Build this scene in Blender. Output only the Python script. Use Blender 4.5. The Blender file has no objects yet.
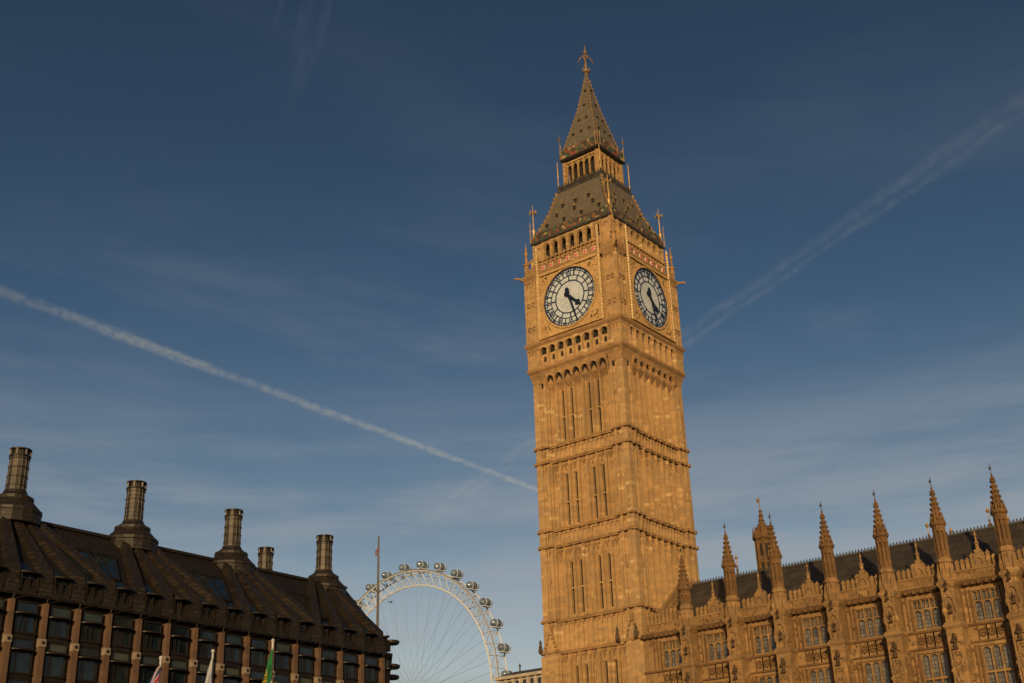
import bpy, bmesh, math, random
from mathutils import Vector, Matrix
random.seed(7)
PI = math.pi
scene = bpy.context.scene
col = scene.collection

# ------------------------------------------------------------------ camera
cam_d = bpy.data.cameras.new('camera')
cam = bpy.data.objects.new('camera', cam_d)
col.objects.link(cam)
cam_d.sensor_width = 36.0
cam_d.lens = 1227.66 / 1024 * 36.0
cam_d.clip_start = 0.5
cam_d.clip_end = 60000
YAW, PITCH, ROLL = math.radians(37.92549), math.radians(23.98973), math.radians(-1.99041)
fw = Vector((math.cos(PITCH) * math.cos(YAW), math.cos(PITCH) * math.sin(YAW), math.sin(PITCH)))
r0 = Vector((math.sin(YAW), -math.cos(YAW), 0))
u0 = r0.cross(fw)
rt = math.cos(ROLL) * r0 + math.sin(ROLL) * u0
up = -math.sin(ROLL) * r0 + math.cos(ROLL) * u0
CAM = Vector((-103.80, -67.95, 1.6))
cam.matrix_world = Matrix(((rt.x, up.x, -fw.x, CAM.x), (rt.y, up.y, -fw.y, CAM.y), (rt.z, up.z, -fw.z, CAM.z), (0, 0, 0, 1)))
scene.camera = cam

# ------------------------------------------------------------------ sky and sun
SUN_AZ = math.radians(34)      # angle of the sun from the -x axis towards -y
SUN_EL = math.radians(12)
sun_dir = Vector((-math.cos(SUN_AZ) * math.cos(SUN_EL), -math.sin(SUN_AZ) * math.cos(SUN_EL), math.sin(SUN_EL)))
sd = bpy.data.lights.new('sun', 'SUN')
sd.energy = 4.0
sd.angle = math.radians(0.5)
sd.color = (1.0, 0.71, 0.36)
sun = bpy.data.objects.new('sun', sd)
col.objects.link(sun)
sun.rotation_euler = sun_dir.to_track_quat('Z', 'Y').to_euler()

scene.view_settings.view_transform = 'Standard'
scene.view_settings.look = 'None'
scene.view_settings.exposure = 0.0
scene.view_settings.gamma = 1.0
scene.view_settings.use_curve_mapping = False

world = bpy.data.worlds.new('World')
scene.world = world
world.use_nodes = True
wt = world.node_tree
wt.nodes.clear()


class NT:
    """small helper round a node tree"""
    def __init__(self, tree):
        self.t = tree

    def n(self, kind, **kw):
        nd = self.t.nodes.new(kind)
        for k, v in kw.items():
            setattr(nd, k, v)
        return nd

    def link(self, a, b):
        self.t.links.new(a, b)

    def put(self, sock, v):
        if hasattr(v, 'is_output'):
            self.link(v, sock)
        else:
            sock.default_value = v

    def m(self, op, a, b=0.0, c=0.0, clamp=False):
        nd = self.n('ShaderNodeMath', operation=op, use_clamp=clamp)
        for i, v in enumerate((a, b, c)):
            self.put(nd.inputs[i], v)
        return nd.outputs[0]

    def vm(self, op, a, b=(0, 0, 0)):
        nd = self.n('ShaderNodeVectorMath', operation=op)
        self.put(nd.inputs[0], a)
        self.put(nd.inputs[1], b)
        return nd.outputs[1] if op in ('DOT_PRODUCT', 'LENGTH') else nd.outputs[0]

    def xyz(self, v):
        nd = self.n('ShaderNodeSeparateXYZ')
        self.link(v, nd.inputs[0])
        return nd.outputs

    def comb(self, x, y, z):
        nd = self.n('ShaderNodeCombineXYZ')
        for i, v in enumerate((x, y, z)):
            self.put(nd.inputs[i], v)
        return nd.outputs[0]

    def noise(self, vec, scale, detail=4, rough=0.55):
        nd = self.n('ShaderNodeTexNoise')
        self.link(vec, nd.inputs['Vector'])
        nd.inputs['Scale'].default_value = scale
        nd.inputs['Detail'].default_value = detail
        nd.inputs['Roughness'].default_value = rough
        return nd.outputs['Fac']

    def ramp(self, f, stops, interp='LINEAR'):
        nd = self.n('ShaderNodeValToRGB')
        self.link(f, nd.inputs[0])
        cr = nd.color_ramp
        cr.interpolation = interp
        while len(cr.elements) < len(stops):
            cr.elements.new(0.5)
        for e, (p, c) in zip(cr.elements, stops):
            e.position = p
            e.color = c if len(c) == 4 else (*c, 1)
        return nd.outputs[0]

    def smooth(self, v, a, b, lo=0.0, hi=1.0):
        nd = self.n('ShaderNodeMapRange', interpolation_type='SMOOTHSTEP')
        self.put(nd.inputs[0], v)
        for i, q in enumerate((a, b, lo, hi)):
            nd.inputs[i + 1].default_value = q
        return nd.outputs[0]

    def mix(self, f, a, b, blend='MIX'):
        nd = self.n('ShaderNodeMix', data_type='RGBA', blend_type=blend)
        self.put(nd.inputs[0], f)
        self.put(nd.inputs[6], a if hasattr(a, 'is_output') else (*a, 1))
        self.put(nd.inputs[7], b if hasattr(b, 'is_output') else (*b, 1))
        return nd.outputs[2]


W = NT(wt)
sky = W.n('ShaderNodeTexSky', sky_type='NISHITA', sun_disc=False)
sky.sun_elevation = SUN_EL
sky.sun_rotation = math.atan2(sun_dir.x, sun_dir.y)
sky.altitude = 30
sky.air_density = 1.0
sky.dust_density = 1.6
sky.ozone_density = 2.2
tc = W.n('ShaderNodeTexCoord')
d = tc.outputs['Generated']
dx, dy, dz = W.xyz(d)
den = W.m('ADD', W.m('MAXIMUM', dz, 0.0), 0.16)
px_, py_ = W.m('DIVIDE', dx, den), W.m('DIVIDE', dy, den)
# high thin cirrus: soft bands that lie along the sky, a few faint upright wisps, a low veil
az = W.m('ARCTAN2', dy, dx)
slope = W.m('ADD', dz, W.m('MULTIPLY', az, -0.10))
bandn = W.noise(W.comb(W.m('MULTIPLY', az, 1.6), W.m('MULTIPLY', slope, 9.0), 2.2), 1.0, 6, 0.6)
wisp = W.noise(W.comb(W.m('ADD', W.m('MULTIPLY', az, 15.0), W.m('MULTIPLY', dz, 5.0)), W.m('MULTIPLY', dz, 4.0), 5.3), 1.0, 5, 0.6)
veil = W.noise(W.comb(px_, py_, 0.4), 1.3, 4, 0.55)
low = W.noise(W.comb(W.m('MULTIPLY', az, 3.0), W.m('MULTIPLY', dz, 22.0), 9.1), 1.0, 6, 0.62)
cm = W.m('MULTIPLY', W.smooth(bandn, 0.48, 0.76), W.smooth(dz, 0.54, 0.34, 0.12, 0.8))
cm = W.m('MAXIMUM', cm, W.m('MULTIPLY', W.m('MULTIPLY', W.smooth(wisp, 0.55, 0.8), W.smooth(veil, 0.46, 0.62)), 0.75))
cm = W.m('MAXIMUM', cm, W.m('MULTIPLY', W.smooth(low, 0.34, 0.64), W.smooth(dz, 0.40, 0.25, 0.0, 1.7)))
SKYS = 0.060
# the air is milkier low down and deeper blue overhead
grad = W.ramp(W.smooth(dz, 0.10, 0.66), [(0.0, (2.55, 1.92, 1.56)), (0.22, (1.42, 1.26, 1.14)), (0.6, (0.70, 0.81, 0.86)), (1.0, (0.54, 0.60, 0.64))])
skyc = W.mix(1.0, sky.outputs[0], grad, 'MULTIPLY')
cl = W.mix(W.m('MULTIPLY', cm, 0.30), skyc, (5.9, 6.0, 6.3))
bg = W.n('ShaderNodeBackground')
W.link(cl, bg.inputs[0])
bg.inputs[1].default_value = SKYS
wo = W.n('ShaderNodeOutputWorld')
W.link(bg.outputs[0], wo.inputs[0])


# ------------------------------------------------------------------ materials
def new_mat(name):
    m = bpy.data.materials.new(name)
    m.use_nodes = True
    t = NT(m.node_tree)
    bsdf = m.node_tree.nodes['Principled BSDF']
    return m, t, bsdf


def stone(name, base, dark, pale, block=(0.62, 0.34), streak=0.5, pale_p=0.035, rough=0.85, bump=0.35):
    m, t, b = new_mat(name)
    g = t.n('ShaderNodeNewGeometry').outputs['Position']
    x, y, z = t.xyz(g)
    uv = t.comb(t.m('ADD', x, t.m('MULTIPLY', y, 1.0)), z, 0.0)
    br = t.n('ShaderNodeTexBrick')
    t.link(uv, br.inputs['Vector'])
    br.inputs['Color1'].default_value = (0, 0, 0, 1)
    br.inputs['Color2'].default_value = (1, 1, 1, 1)
    br.inputs['Mortar'].default_value = (0.35, 0.35, 0.35, 1)
    br.inputs['Scale'].default_value = 1.0
    br.inputs['Mortar Size'].default_value = 0.012
    br.inputs['Brick Width'].default_value = block[0]
    br.inputs['Row Height'].default_value = block[1]
    rnd = br.outputs['Color']
    big = t.noise(g, 0.16, 4, 0.6)
    st = t.noise(t.comb(t.m('MULTIPLY', x, 1.6), t.m('MULTIPLY', y, 1.6), t.m('MULTIPLY', z, 0.11)), 1.0, 5, 0.65)
    fine = t.noise(g, 3.2, 5, 0.7)
    c = t.mix(t.smooth(big, 0.3, 0.7), tuple(1.08 * v for v in base), tuple(0.78 * v for v in base))
    c = t.mix(t.m('MULTIPLY', t.smooth(st, 0.52, 0.78), streak), c, dark)
    c = t.mix(t.m('MULTIPLY', t.smooth(rnd, 0.45, 1.0), 0.55), c, tuple(q * v for q, v in zip((1.28, 1.26, 1.22), base)))
    c = t.mix(t.m('MULTIPLY', t.smooth(rnd, 0.4, 0.0), 0.60), c, tuple(q * v for q, v in zip((0.70, 0.72, 0.80), base)))
    mid = t.noise(g, 0.75, 5, 0.7)
    c = t.mix(t.smooth(mid, 0.50, 0.78, 0, 0.5), c, tuple(q * v for q, v in zip((0.62, 0.66, 0.78), base)))
    c = t.mix(t.smooth(fine, 0.52, 0.85, 0, 0.45), c, dark)
    # a few replaced blocks of fresh stone, and whole courses that have greyed
    patch = t.noise(t.vm('ADD', g, (17.0, 3.0, 9.0)), 0.35, 2, 0.5)
    grp = t.m('MULTIPLY', t.smooth(rnd, 1 - pale_p * 5, 1 - pale_p * 4), t.smooth(patch, 0.50, 0.58))
    c = t.mix(t.m('MULTIPLY', grp, 0.75 if pale_p else 0.0), c, pale)
    grey = t.noise(t.comb(t.m('MULTIPLY', x, 0.5), t.m('MULTIPLY', y, 0.5), t.m('MULTIPLY', z, 0.9)), 1.0, 5, 0.7)
    c = t.mix(t.smooth(grey, 0.52, 0.74, 0, 0.55), c, tuple(base[0] * q for q in (0.62, 0.46, 0.29)))
    t.link(c, b.inputs['Base Color'])
    b.inputs['Roughness'].default_value = rough
    b.inputs['Specular IOR Level'].default_value = 0.25
    bp = t.n('ShaderNodeBump')
    bp.inputs['Strength'].default_value = bump
    bp.inputs['Distance'].default_value = 0.05
    h = t.m('ADD', t.m('MULTIPLY', fine, 0.7), t.m('MULTIPLY', t.m('SUBTRACT', 1.0, br.outputs['Fac']), 0.5))
    t.link(h, bp.inputs['Height'])
    t.link(bp.outputs[0], b.inputs['Normal'])
    return m


def plain(name, color, rough=0.6, metal=0.0, var=0.25, scale=2.0, spec=0.4):
    m, t, b = new_mat(name)
    g = t.n('ShaderNodeNewGeometry').outputs['Position']
    n1 = t.noise(g, scale, 5, 0.65)
    lo = tuple(max(0, v * (1 - var)) for v in color)
    hi = tuple(min(1, v * (1 + var)) for v in color)
    t.link(t.mix(t.smooth(n1, 0.3, 0.7), lo, hi), b.inputs['Base Color'])
    b.inputs['Roughness'].default_value = rough
    b.inputs['Metallic'].default_value = metal
    b.inputs['Specular IOR Level'].default_value = spec
    return m


def glass(name, color, rough=0.12, lead=None, spec=0.8):
    """dark window glass: a slightly wavy glossy pane, some panes more tinted than others, optional leading"""
    m, t, b = new_mat(name)
    g = t.n('ShaderNodeNewGeometry').outputs['Position']
    n1 = t.noise(g, 0.6, 3, 0.5)
    c = t.mix(t.smooth(n1, 0.3, 0.7), tuple(v * 0.6 for v in color), tuple(v * 1.5 for v in color))
    b.inputs['Roughness'].default_value = rough
    b.inputs['Specular IOR Level'].default_value = spec
    if lead:
        x, y, z = t.xyz(g)
        br = t.n('ShaderNodeTexBrick')
        br.offset = 0.0
        t.link(t.comb(t.m('ADD', x, y), z, 0.0), br.inputs['Vector'])
        br.inputs['Scale'].default_value = 1
        br.inputs['Brick Width'].default_value = lead[0]
        br.inputs['Row Height'].default_value = lead[1]
        br.inputs['Mortar Size'].default_value = 0.018
        br.inputs['Color1'].default_value = (0, 0, 0, 1)
        br.inputs['Color2'].default_value = (1, 1, 1, 1)
        c = t.mix(t.m('MULTIPLY', br.outputs['Color'], 0.45), c, tuple(v * 3.2 for v in color))
        c = t.mix(br.outputs['Fac'], c, (0.015, 0.014, 0.012))
        nv = t.n('ShaderNodeVectorMath', operation='SNAP')
        t.link(g, nv.inputs[0])
        nv.inputs[1].default_value = (lead[0], lead[0], lead[1])
        wn = t.n('ShaderNodeTexWhiteNoise', noise_dimensions='3D')
        t.link(nv.outputs[0], wn.inputs[0])
        bp = t.n('ShaderNodeBump')
        bp.inputs['Strength'].default_value = 0.25
        bp.inputs['Distance'].default_value = 0.02
        t.link(t.noise(t.vm('ADD', g, wn.outputs[1]), 2.0, 2, 0.5), bp.inputs['Height'])
        t.link(bp.outputs[0], b.inputs['Normal'])
    t.link(c, b.inputs['Base Color'])
    return m


def tiles(name, base, line, bw, rh, var=0.35, rough=0.5, metal=0.0, mortar=0.03, along='xy', spec=0.4):
    m, t, b = new_mat(name)
    g = t.n('ShaderNodeNewGeometry').outputs['Position']
    x, y, z = t.xyz(g)
    u = t.m('ADD', x, y) if along == 'xy' else (x if along == 'x' else y)
    br = t.n('ShaderNodeTexBrick')
    t.link(t.comb(u, z, 0.0), br.inputs['Vector'])
    br.inputs['Scale'].default_value = 1
    br.inputs['Brick Width'].default_value = bw
    br.inputs['Row Height'].default_value = rh
    br.inputs['Mortar Size'].default_value = mortar
    br.inputs['Color1'].default_value = (*[v * (1 - var) for v in base], 1)
    br.inputs['Color2'].default_value = (*[v * (1 + var) for v in base], 1)
    br.inputs['Mortar'].default_value = (*line, 1)
    n1 = t.noise(g, 0.7, 5, 0.65)
    c = t.mix(t.smooth(n1, 0.42, 0.75, 0, 0.4), br.outputs['Color'], tuple(v * 0.6 for v in base))
    t.link(c, b.inputs['Base Color'])
    b.inputs['Roughness'].default_value = rough
    b.inputs['Metallic'].default_value = metal
    b.inputs['Specular IOR Level'].default_value = spec
    bp = t.n('ShaderNodeBump')
    bp.inputs['Strength'].default_value = 0.5
    bp.inputs['Distance'].default_value = 0.05
    t.link(t.m('SUBTRACT', 1.0, br.outputs['Fac']), bp.inputs['Height'])
    t.link(bp.outputs[0], b.inputs['Normal'])
    return m


M = {}
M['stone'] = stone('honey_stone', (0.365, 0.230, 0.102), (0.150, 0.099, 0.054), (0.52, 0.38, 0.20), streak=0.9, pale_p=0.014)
M['stone_trim'] = stone('carved_stone', (0.30, 0.175, 0.074), (0.09, 0.053, 0.027), (0.40, 0.27, 0.14), streak=0.9, pale_p=0.01, bump=0.6)
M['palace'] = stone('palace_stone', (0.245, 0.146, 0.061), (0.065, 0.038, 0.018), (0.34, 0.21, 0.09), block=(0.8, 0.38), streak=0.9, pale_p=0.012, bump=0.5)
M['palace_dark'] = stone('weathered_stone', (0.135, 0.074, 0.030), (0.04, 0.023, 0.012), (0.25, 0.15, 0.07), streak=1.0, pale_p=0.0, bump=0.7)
M['soot'] = plain('soot_stained_stone', (0.070, 0.045, 0.026), 0.9)
M['void'] = plain('opening_shade', (0.012, 0.010, 0.008), 0.9)  # near-black tone standing in for shade inside openings and arches
M['slit'] = glass('slit_glass', (0.012, 0.011, 0.010), 0.25)
M['lead_glass'] = glass('leaded_glass', (0.075, 0.068, 0.056), 0.25, lead=(0.26, 0.32), spec=0.6)
M['iron_roof'] = tiles('cast_iron_roof', (0.128, 0.106, 0.074), (0.075, 0.062, 0.044), 0.42, 0.5, 0.12, 0.55)
M['slate'] = tiles('palace_iron_roof', (0.046, 0.037, 0.028), (0.020, 0.016, 0.013), 1.1, 0.8, 0.3, 0.6, along='y')
M['gold'] = plain('gilding', (0.40, 0.25, 0.085), 0.5, 0.3, 0.3)
M['gold_stone'] = stone('gilded_stone', (0.42, 0.26, 0.105), (0.16, 0.095, 0.04), (0.46, 0.30, 0.14), block=(0.35, 0.3), streak=0.5, pale_p=0.0, bump=0.6)
M['lantern_gilt'] = plain('worn_gilt_iron', (0.33, 0.205, 0.085), 0.6, 0.1, 0.45, 4.0)
M['pale_gilt'] = plain('pale_gilding', (0.50, 0.35, 0.165), 0.5, 0.05, 0.35, 5.0)
M['statue'] = plain('dark_carving', (0.060, 0.034, 0.016), 0.9, 0, 0.4, 5.0)  # even dark brown for the statues
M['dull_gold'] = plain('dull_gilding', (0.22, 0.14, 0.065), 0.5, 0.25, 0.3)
M['dark_iron'] = plain('dark_iron', (0.055, 0.048, 0.038), 0.5, 0.3, 0.3)
M['dial'] = tiles('opal_dial_glass', (0.47, 0.52, 0.55), (0.30, 0.32, 0.34), 0.34, 0.34, 0.10, 0.3, mortar=0.016)
M['dial_blue'] = plain('prussian_blue_iron', (0.018, 0.034, 0.085), 0.35, 0.2, 0.2)
M['hand'] = plain('blue_black_hand', (0.008, 0.013, 0.028), 0.4, 0.1, 0.2)
M['white_shield'] = plain('white_shield_paint', (0.58, 0.52, 0.44), 0.5, 0, 0.1)
M['red_cross'] = plain('red_cross_paint', (0.50, 0.035, 0.02), 0.5, 0, 0.1)
M['sandstone_pier'] = stone('red_sandstone', (0.105, 0.062, 0.039), (0.06, 0.035, 0.022), (0.12, 0.07, 0.045), block=(1.2, 0.62), streak=0.35, pale_p=0.02, bump=0.2)
M['pier_block'] = plain('pale_granite', (0.19, 0.150, 0.110), 0.7, 0, 0.2)
M['bronze'] = plain('dark_bronze', (0.016, 0.012, 0.008), 0.5, 0.3, 0.4, 1.2)
M['bronze_mid'] = plain('brown_bronze', (0.014, 0.010, 0.007), 0.5, 0.3, 0.4, 1.2)
M['bronze_tile'] = tiles('bronze_cladding', (0.025, 0.0175, 0.012), (0.012, 0.009, 0.006), 0.72, 0.46, 0.4, 0.55, 0.15, 0.085, along='x')
M['bronze_roof'] = tiles('bronze_roof_shaded', (0.012, 0.0085, 0.006), (0.007, 0.005, 0.004), 0.72, 0.46, 0.3, 0.6, 0.15, 0.035, along='x')  # darker cladding copy; recess shade between ducts put into the colour
M['blue_glass'] = glass('office_glass', (0.006, 0.012, 0.017), 0.06, spec=0.5)
M['blind_grey'] = plain('teal_grey_blind', (0.022, 0.034, 0.036), 0.5, 0, 0.25, 0.5)
M['blind'] = plain('pale_blind', (0.035, 0.045, 0.036), 0.7, 0, 0.25, 0.5)
M['stack'] = tiles('chimney_panels', (0.040, 0.032, 0.020), (0.014, 0.010, 0.007), 1.3, 1.0, 0.35, 0.5, 0.2, 0.06)
M['white_steel'] = plain('white_steel', (0.46, 0.50, 0.56), 0.5, 0, 0.08)
M['grey_steel'] = plain('grey_steel', (0.20, 0.19, 0.18), 0.5, 0.3, 0.1)
M['pod_glass'] = glass('capsule_glass', (0.10, 0.135, 0.18), 0.08)
M['cable'] = plain('steel_cable', (0.10, 0.10, 0.10), 0.5, 0.3, 0.1)
M['pole_white'] = plain('white_pole', (0.40, 0.40, 0.40), 0.45, 0, 0.1)
M['pole_grey'] = plain('weathered_pole', (0.095, 0.078, 0.060), 0.6, 0, 0.2)
M['flag_white'] = plain('white_cloth', (0.30, 0.31, 0.33), 0.85, 0, 0.08)  # kept well below clean white, partial shade put into the cloth
M['flag_red'] = plain('red_cloth', (0.22, 0.016, 0.022), 0.85, 0, 0.1)  # red dulled as well for the partial shade
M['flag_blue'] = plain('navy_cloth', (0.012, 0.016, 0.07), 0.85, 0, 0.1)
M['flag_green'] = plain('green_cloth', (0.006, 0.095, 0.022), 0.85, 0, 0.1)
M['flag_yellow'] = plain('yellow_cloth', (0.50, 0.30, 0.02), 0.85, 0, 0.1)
M['portland'] = stone('pale_stone', (0.40, 0.34, 0.25), (0.24, 0.2, 0.15), (0.5, 0.45, 0.36), block=(1.2, 0.6), streak=0.4, pale_p=0.01)
M['far_slate'] = plain('grey_slate', (0.055, 0.052, 0.05), 0.7)
M['bird'] = plain('dark_feathers', (0.05, 0.045, 0.04), 0.8)
M['ground'] = plain('paving', (0.16, 0.15, 0.135), 0.9, 0, 0.3, 0.4)


def painted_cresting():
    m, t, b = new_mat('painted_cresting')
    g = t.n('ShaderNodeNewGeometry').outputs['Position']
    x, y, z = t.xyz(g)
    u = t.m('ADD', x, y)
    cell = t.m('SNAP', u, 0.30)
    row = t.m('SNAP', z, 0.30)
    wn = t.n('ShaderNodeTexWhiteNoise', noise_dimensions='2D')
    t.link(t.comb(cell, row, 0.0), wn.inputs[0])
    c = t.ramp(wn.outputs[0], [(0, (0.05, 0.038, 0.025)), (0.46, (0.17, 0.085, 0.032)), (0.62, (0.012, 0.11, 0.045)), (0.75, (0.07, 0.055, 0.036)), (0.88, (0.22, 0.045, 0.025)), (0.94, (0.36, 0.24, 0.10))], 'CONSTANT')
    n1 = t.noise(g, 4.0, 4, 0.7)
    c = t.mix(t.smooth(n1, 0.45, 0.7, 0, 0.6), c, (0.05, 0.04, 0.028))
    t.link(c, b.inputs['Base Color'])
    b.inputs['Roughness'].default_value = 0.6
    return m


M['cresting'] = painted_cresting()


# ------------------------------------------------------------------ mesh helpers
class MB:
    def __init__(self, xf=None):
        self.v, self.f, self.mi = [], [], []
        self.xf = xf or (lambda a, b, c: (a, b, c))
        self.cur = 0

    def pt(self, a, b, c):
        self.v.append(self.xf(a, b, c))
        return len(self.v) - 1

    def face(self, idx):
        self.f.append(tuple(idx))
        self.mi.append(self.cur)

    def box(self, a0, a1, b0, b1, c0, c1):
        i = [self.pt(a, b, c) for c in (c0, c1) for b in (b0, b1) for a in (a0, a1)]
        for q in ((0, 2, 3, 1), (4, 5, 7, 6), (0, 1, 5, 4), (2, 6, 7, 3), (0, 4, 6, 2), (1, 3, 7, 5)):
            self.face([i[k] for k in q])
        return self

    def prism(self, poly, b0, b1):
        """polygon in (a, c) pushed from b0 to b1"""
        n = len(poly)
        i0 = [self.pt(a, b0, c) for a, c in poly]
        i1 = [self.pt(a, b1, c) for a, c in poly]
        self.face(i0[::-1])
        self.face(i1)
        for k in range(n):
            self.face([i0[k], i0[(k + 1) % n], i1[(k + 1) % n], i1[k]])
        return self

    def loft(self, rings, cap=True):
        """rings: lists of equal-length (a,b,c)"""
        ids = [[self.pt(*p) for p in r] for r in rings]
        n = len(ids[0])
        for r0_, r1_ in zip(ids, ids[1:]):
            for k in range(n):
                self.face([r0_[k], r0_[(k + 1) % n], r1_[(k + 1) % n], r1_[k]])
        if cap:
            self.face(ids[0][::-1])
            self.face(ids[-1])
        return self

    def lathe(self, x, y, prof, n=8, rot=0.0):
        return self.loft([[(x + r * math.cos(rot + 2 * PI * k / n), y + r * math.sin(rot + 2 * PI * k / n), z) for k in range(n)] for r, z in prof])

    def square(self, x, y, prof):
        return self.loft([[(x - w, y - w, z), (x + w, y - w, z), (x + w, y + w, z), (x - w, y + w, z)] for w, z in prof])

    def tube(self, p, q, r0_, r1_=None, n=6):
        r1_ = r0_ if r1_ is None else r1_
        p, q = Vector(p), Vector(q)
        dv = (q - p).normalized()
        s = dv.cross(Vector((0, 0, 1)) if abs(dv.z) < 0.9 else Vector((1, 0, 0))).normalized()
        t_ = dv.cross(s)
        rg = []
        for c, r in ((p, r0_), (q, r1_)):
            rg.append([tuple(c + r * (math.cos(2 * PI * k / n) * s + math.sin(2 * PI * k / n) * t_)) for k in range(n)])
        return self.loft(rg)

    def path(self, pts, r, n=6):
        for p, q in zip(pts, pts[1:]):
            self.tube(p, q, r, r, n)
        return self

    def arch_head(self, u0, u1, z0, z1, b0, b1, spring, n=4, zspan=None):
        """wall above a pointed opening u0..u1: fills from the arch up to z1; springing at z0, apex at spring"""
        c = (u0 + u1) / 2
        left, right = [], []
        for k in range(n + 1):
            s = k / n
            hgt = z0 + (spring - z0) * math.sin(s * PI / 2) ** 0.85
            left.append((u0 + (c - u0) * (1 - math.cos(s * PI / 2)) ** 0.9, hgt))
        right = [(2 * c - a_, z_) for a_, z_ in left[::-1]]
        # two halves keep the polygons simple
        self.prism([(u0, z1)] + [(a_, z_) for a_, z_ in left] + [(c, z1)], b0, b1)
        self.prism([(c, z1)] + [(a_, z_) for a_, z_ in right] + [(u1, z1)], b0, b1)
        return self

    def merge(self, other, slot):
        n = len(self.v)
        self.v += other.v
        self.f += [tuple(i + n for i in f_) for f_ in other.f]
        self.mi += [slot] * len(other.f)
        return self

    def build(self, name, mat, parent=None, smooth=False):
        off = world_loc(parent) if parent else Vector((0, 0, 0))
        me = bpy.data.meshes.new(name)
        me.from_pydata([tuple(Vector(p) - off) for p in self.v], [], self.f)
        mats = mat if isinstance(mat, (list, tuple)) else [mat]
        for m_ in mats:
            me.materials.append(m_)
        if len(mats) > 1:
            me.polygons.foreach_set('material_index', self.mi)
        bm = bmesh.new()
        bm.from_mesh(me)
        bmesh.ops.recalc_face_normals(bm, faces=bm.faces)
        bm.to_mesh(me)
        bm.free()
        if smooth:
            me.polygons.foreach_set('use_smooth', [True] * len(me.polygons))
        o = bpy.data.objects.new(name, me)
        col.objects.link(o)
        if parent:
            o.parent = parent
        return o


def world_loc(o):
    v = Vector((0, 0, 0))
    while o:
        v += o.location
        o = o.parent
    return v


def tag(o, label=None, cat=None, group=None, kind=None):
    if label: o['label'] = label
    if cat: o['category'] = cat
    if group: o['group'] = group
    if kind: o['kind'] = kind
    return o


def thing(name, loc, label, cat, group=None):
    o = bpy.data.objects.new(name, None)
    o.empty_display_size = 0.5
    col.objects.link(o)
    o.location = loc
    return tag(o, label, cat, group)


def copy_tree(o, parent=None):
    c = o.copy()
    col.objects.link(c)
    if parent: c.parent = parent
    for ch in list(o.children):
        copy_tree(ch, c)
    return c


def turned(o, k):
    """copy of a tower part (and its sub-parts) turned to another face"""
    c = copy_tree(o, o.parent)
    c.rotation_euler = (0, 0, k * PI / 2)
    return c


# ------------------------------------------------------------------ ground
g = MB()
S_ = 20000
g.v = [(-S_, -S_, 0), (S_, -S_, 0), (S_, S_, 0), (-S_, S_, 0)]
g.f = [(0, 1, 2, 3)]
g.mi = [0]
tag(g.build('ground', M['ground']), kind='structure')

# ------------------------------------------------------------------ clock tower
tower = thing('clock_tower', (0, 0, 0), 'tall square gothic clock tower of honey stone with white clock faces and iron spire', 'tower')
WF = lambda u, d_, z: (-d_, -u, z)          # the west face: u to the right, d outwards
PITCH_ = 1.13
RIBS = [PITCH_ * (k - 3.5) for k in range(8)]
BAYS = [PITCH_ * (k - 3) for k in range(7)]
SLIT = (-2, -1, 1, 2)
sh = MB(WF)
tr = MB(WF)
core = MB()
core.square(0, 0, [(4.95, 0), (4.95, 52.2)])
stages = [(49.55, 46.5, 43.65, 50.1, 43.35), (40.3, 37.32, 34.9, 41.7, 34.45), (31.2, 28.5, 25.95, 32.8, 25.6), (21.0, 18.6, 15.6, 22.4, 15.2), (12.4, 9.6, 6.6, 13.6, 6.2)]
wins = []
for top, brk, bot, ptop, pbot in stages:
    for i, u in enumerate(BAYS):
        h = (PITCH_ - 0.22) / 2
        if i - 3 in SLIT:
            s = 0.185
            sh.box(u - h, u - s, 4.95, 5.32, pbot, ptop)
            sh.box(u + s, u + h, 4.95, 5.32, pbot, ptop)
            sh.box(u - s, u + s, 4.95, 5.32, pbot, bot)
            sh.box(u - s, u + s, 4.96, 5.30, brk - 0.08, brk + 0.08)
            sh.arch_head(u - s, u + s, top - 0.3, ptop, 4.95, 5.32, top)
            wins.append((u, s, bot, top))
        else:
            sh.box(u - h, u + h, 4.95, 5.32, pbot, ptop)
        # cusped panel head with small pierced tracery lights
        if ptop < 49:
            zt = ptop - 0.06
            tr.arch_head(u - h, u - 0.02, zt - 0.95, zt, 5.32, 5.5, zt - 0.35)
            tr.arch_head(u + 0.02, u + h, zt - 0.95, zt, 5.32, 5.5, zt - 0.35)
            for q in (-1, 1):
                tr.box(u + q * h / 2 - 0.07, u + q * h / 2 + 0.07, 5.32, 5.4, zt - 1.45, zt - 1.2)
    for i, u in enumerate(BAYS):
        for q in ((-0.31, 0.31) if i - 3 in SLIT else (-0.28, 0.0, 0.28)):
            sh.box(u + q - 0.028, u + q + 0.028, 5.32, 5.43, pbot, ptop)
    for r in RIBS:
        sh.prism([(r - 0.11, pbot), (r + 0.11, pbot), (r + 0.11, ptop), (r - 0.11, ptop)], 4.95, 5.66)
        sh.box(r - 0.05, r + 0.05, 5.66, 5.74, pbot, ptop)
# friezes between the paired strings
for z0, z1 in ((41.7, 43.35), (32.8, 34.45), (22.4, 25.4), (13.6, 15.2)):
    sh.box(-4.0, 4.0, 4.95, 5.42, z0, z1)
    for k in range(15):
        u = -3.955 + k * PITCH_ / 2
        sh.box(u - 0.06, u + 0.06, 5.42, 5.6, z0, z1)
    for u in BAYS:
        for q in (-1, 1):
            uu = u + q * PITCH_ / 4
            tr.arch_head(uu - 0.2, uu + 0.2, z1 - 0.6, z1 - 0.1, 5.42, 5.54, z1 - 0.3)
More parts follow.
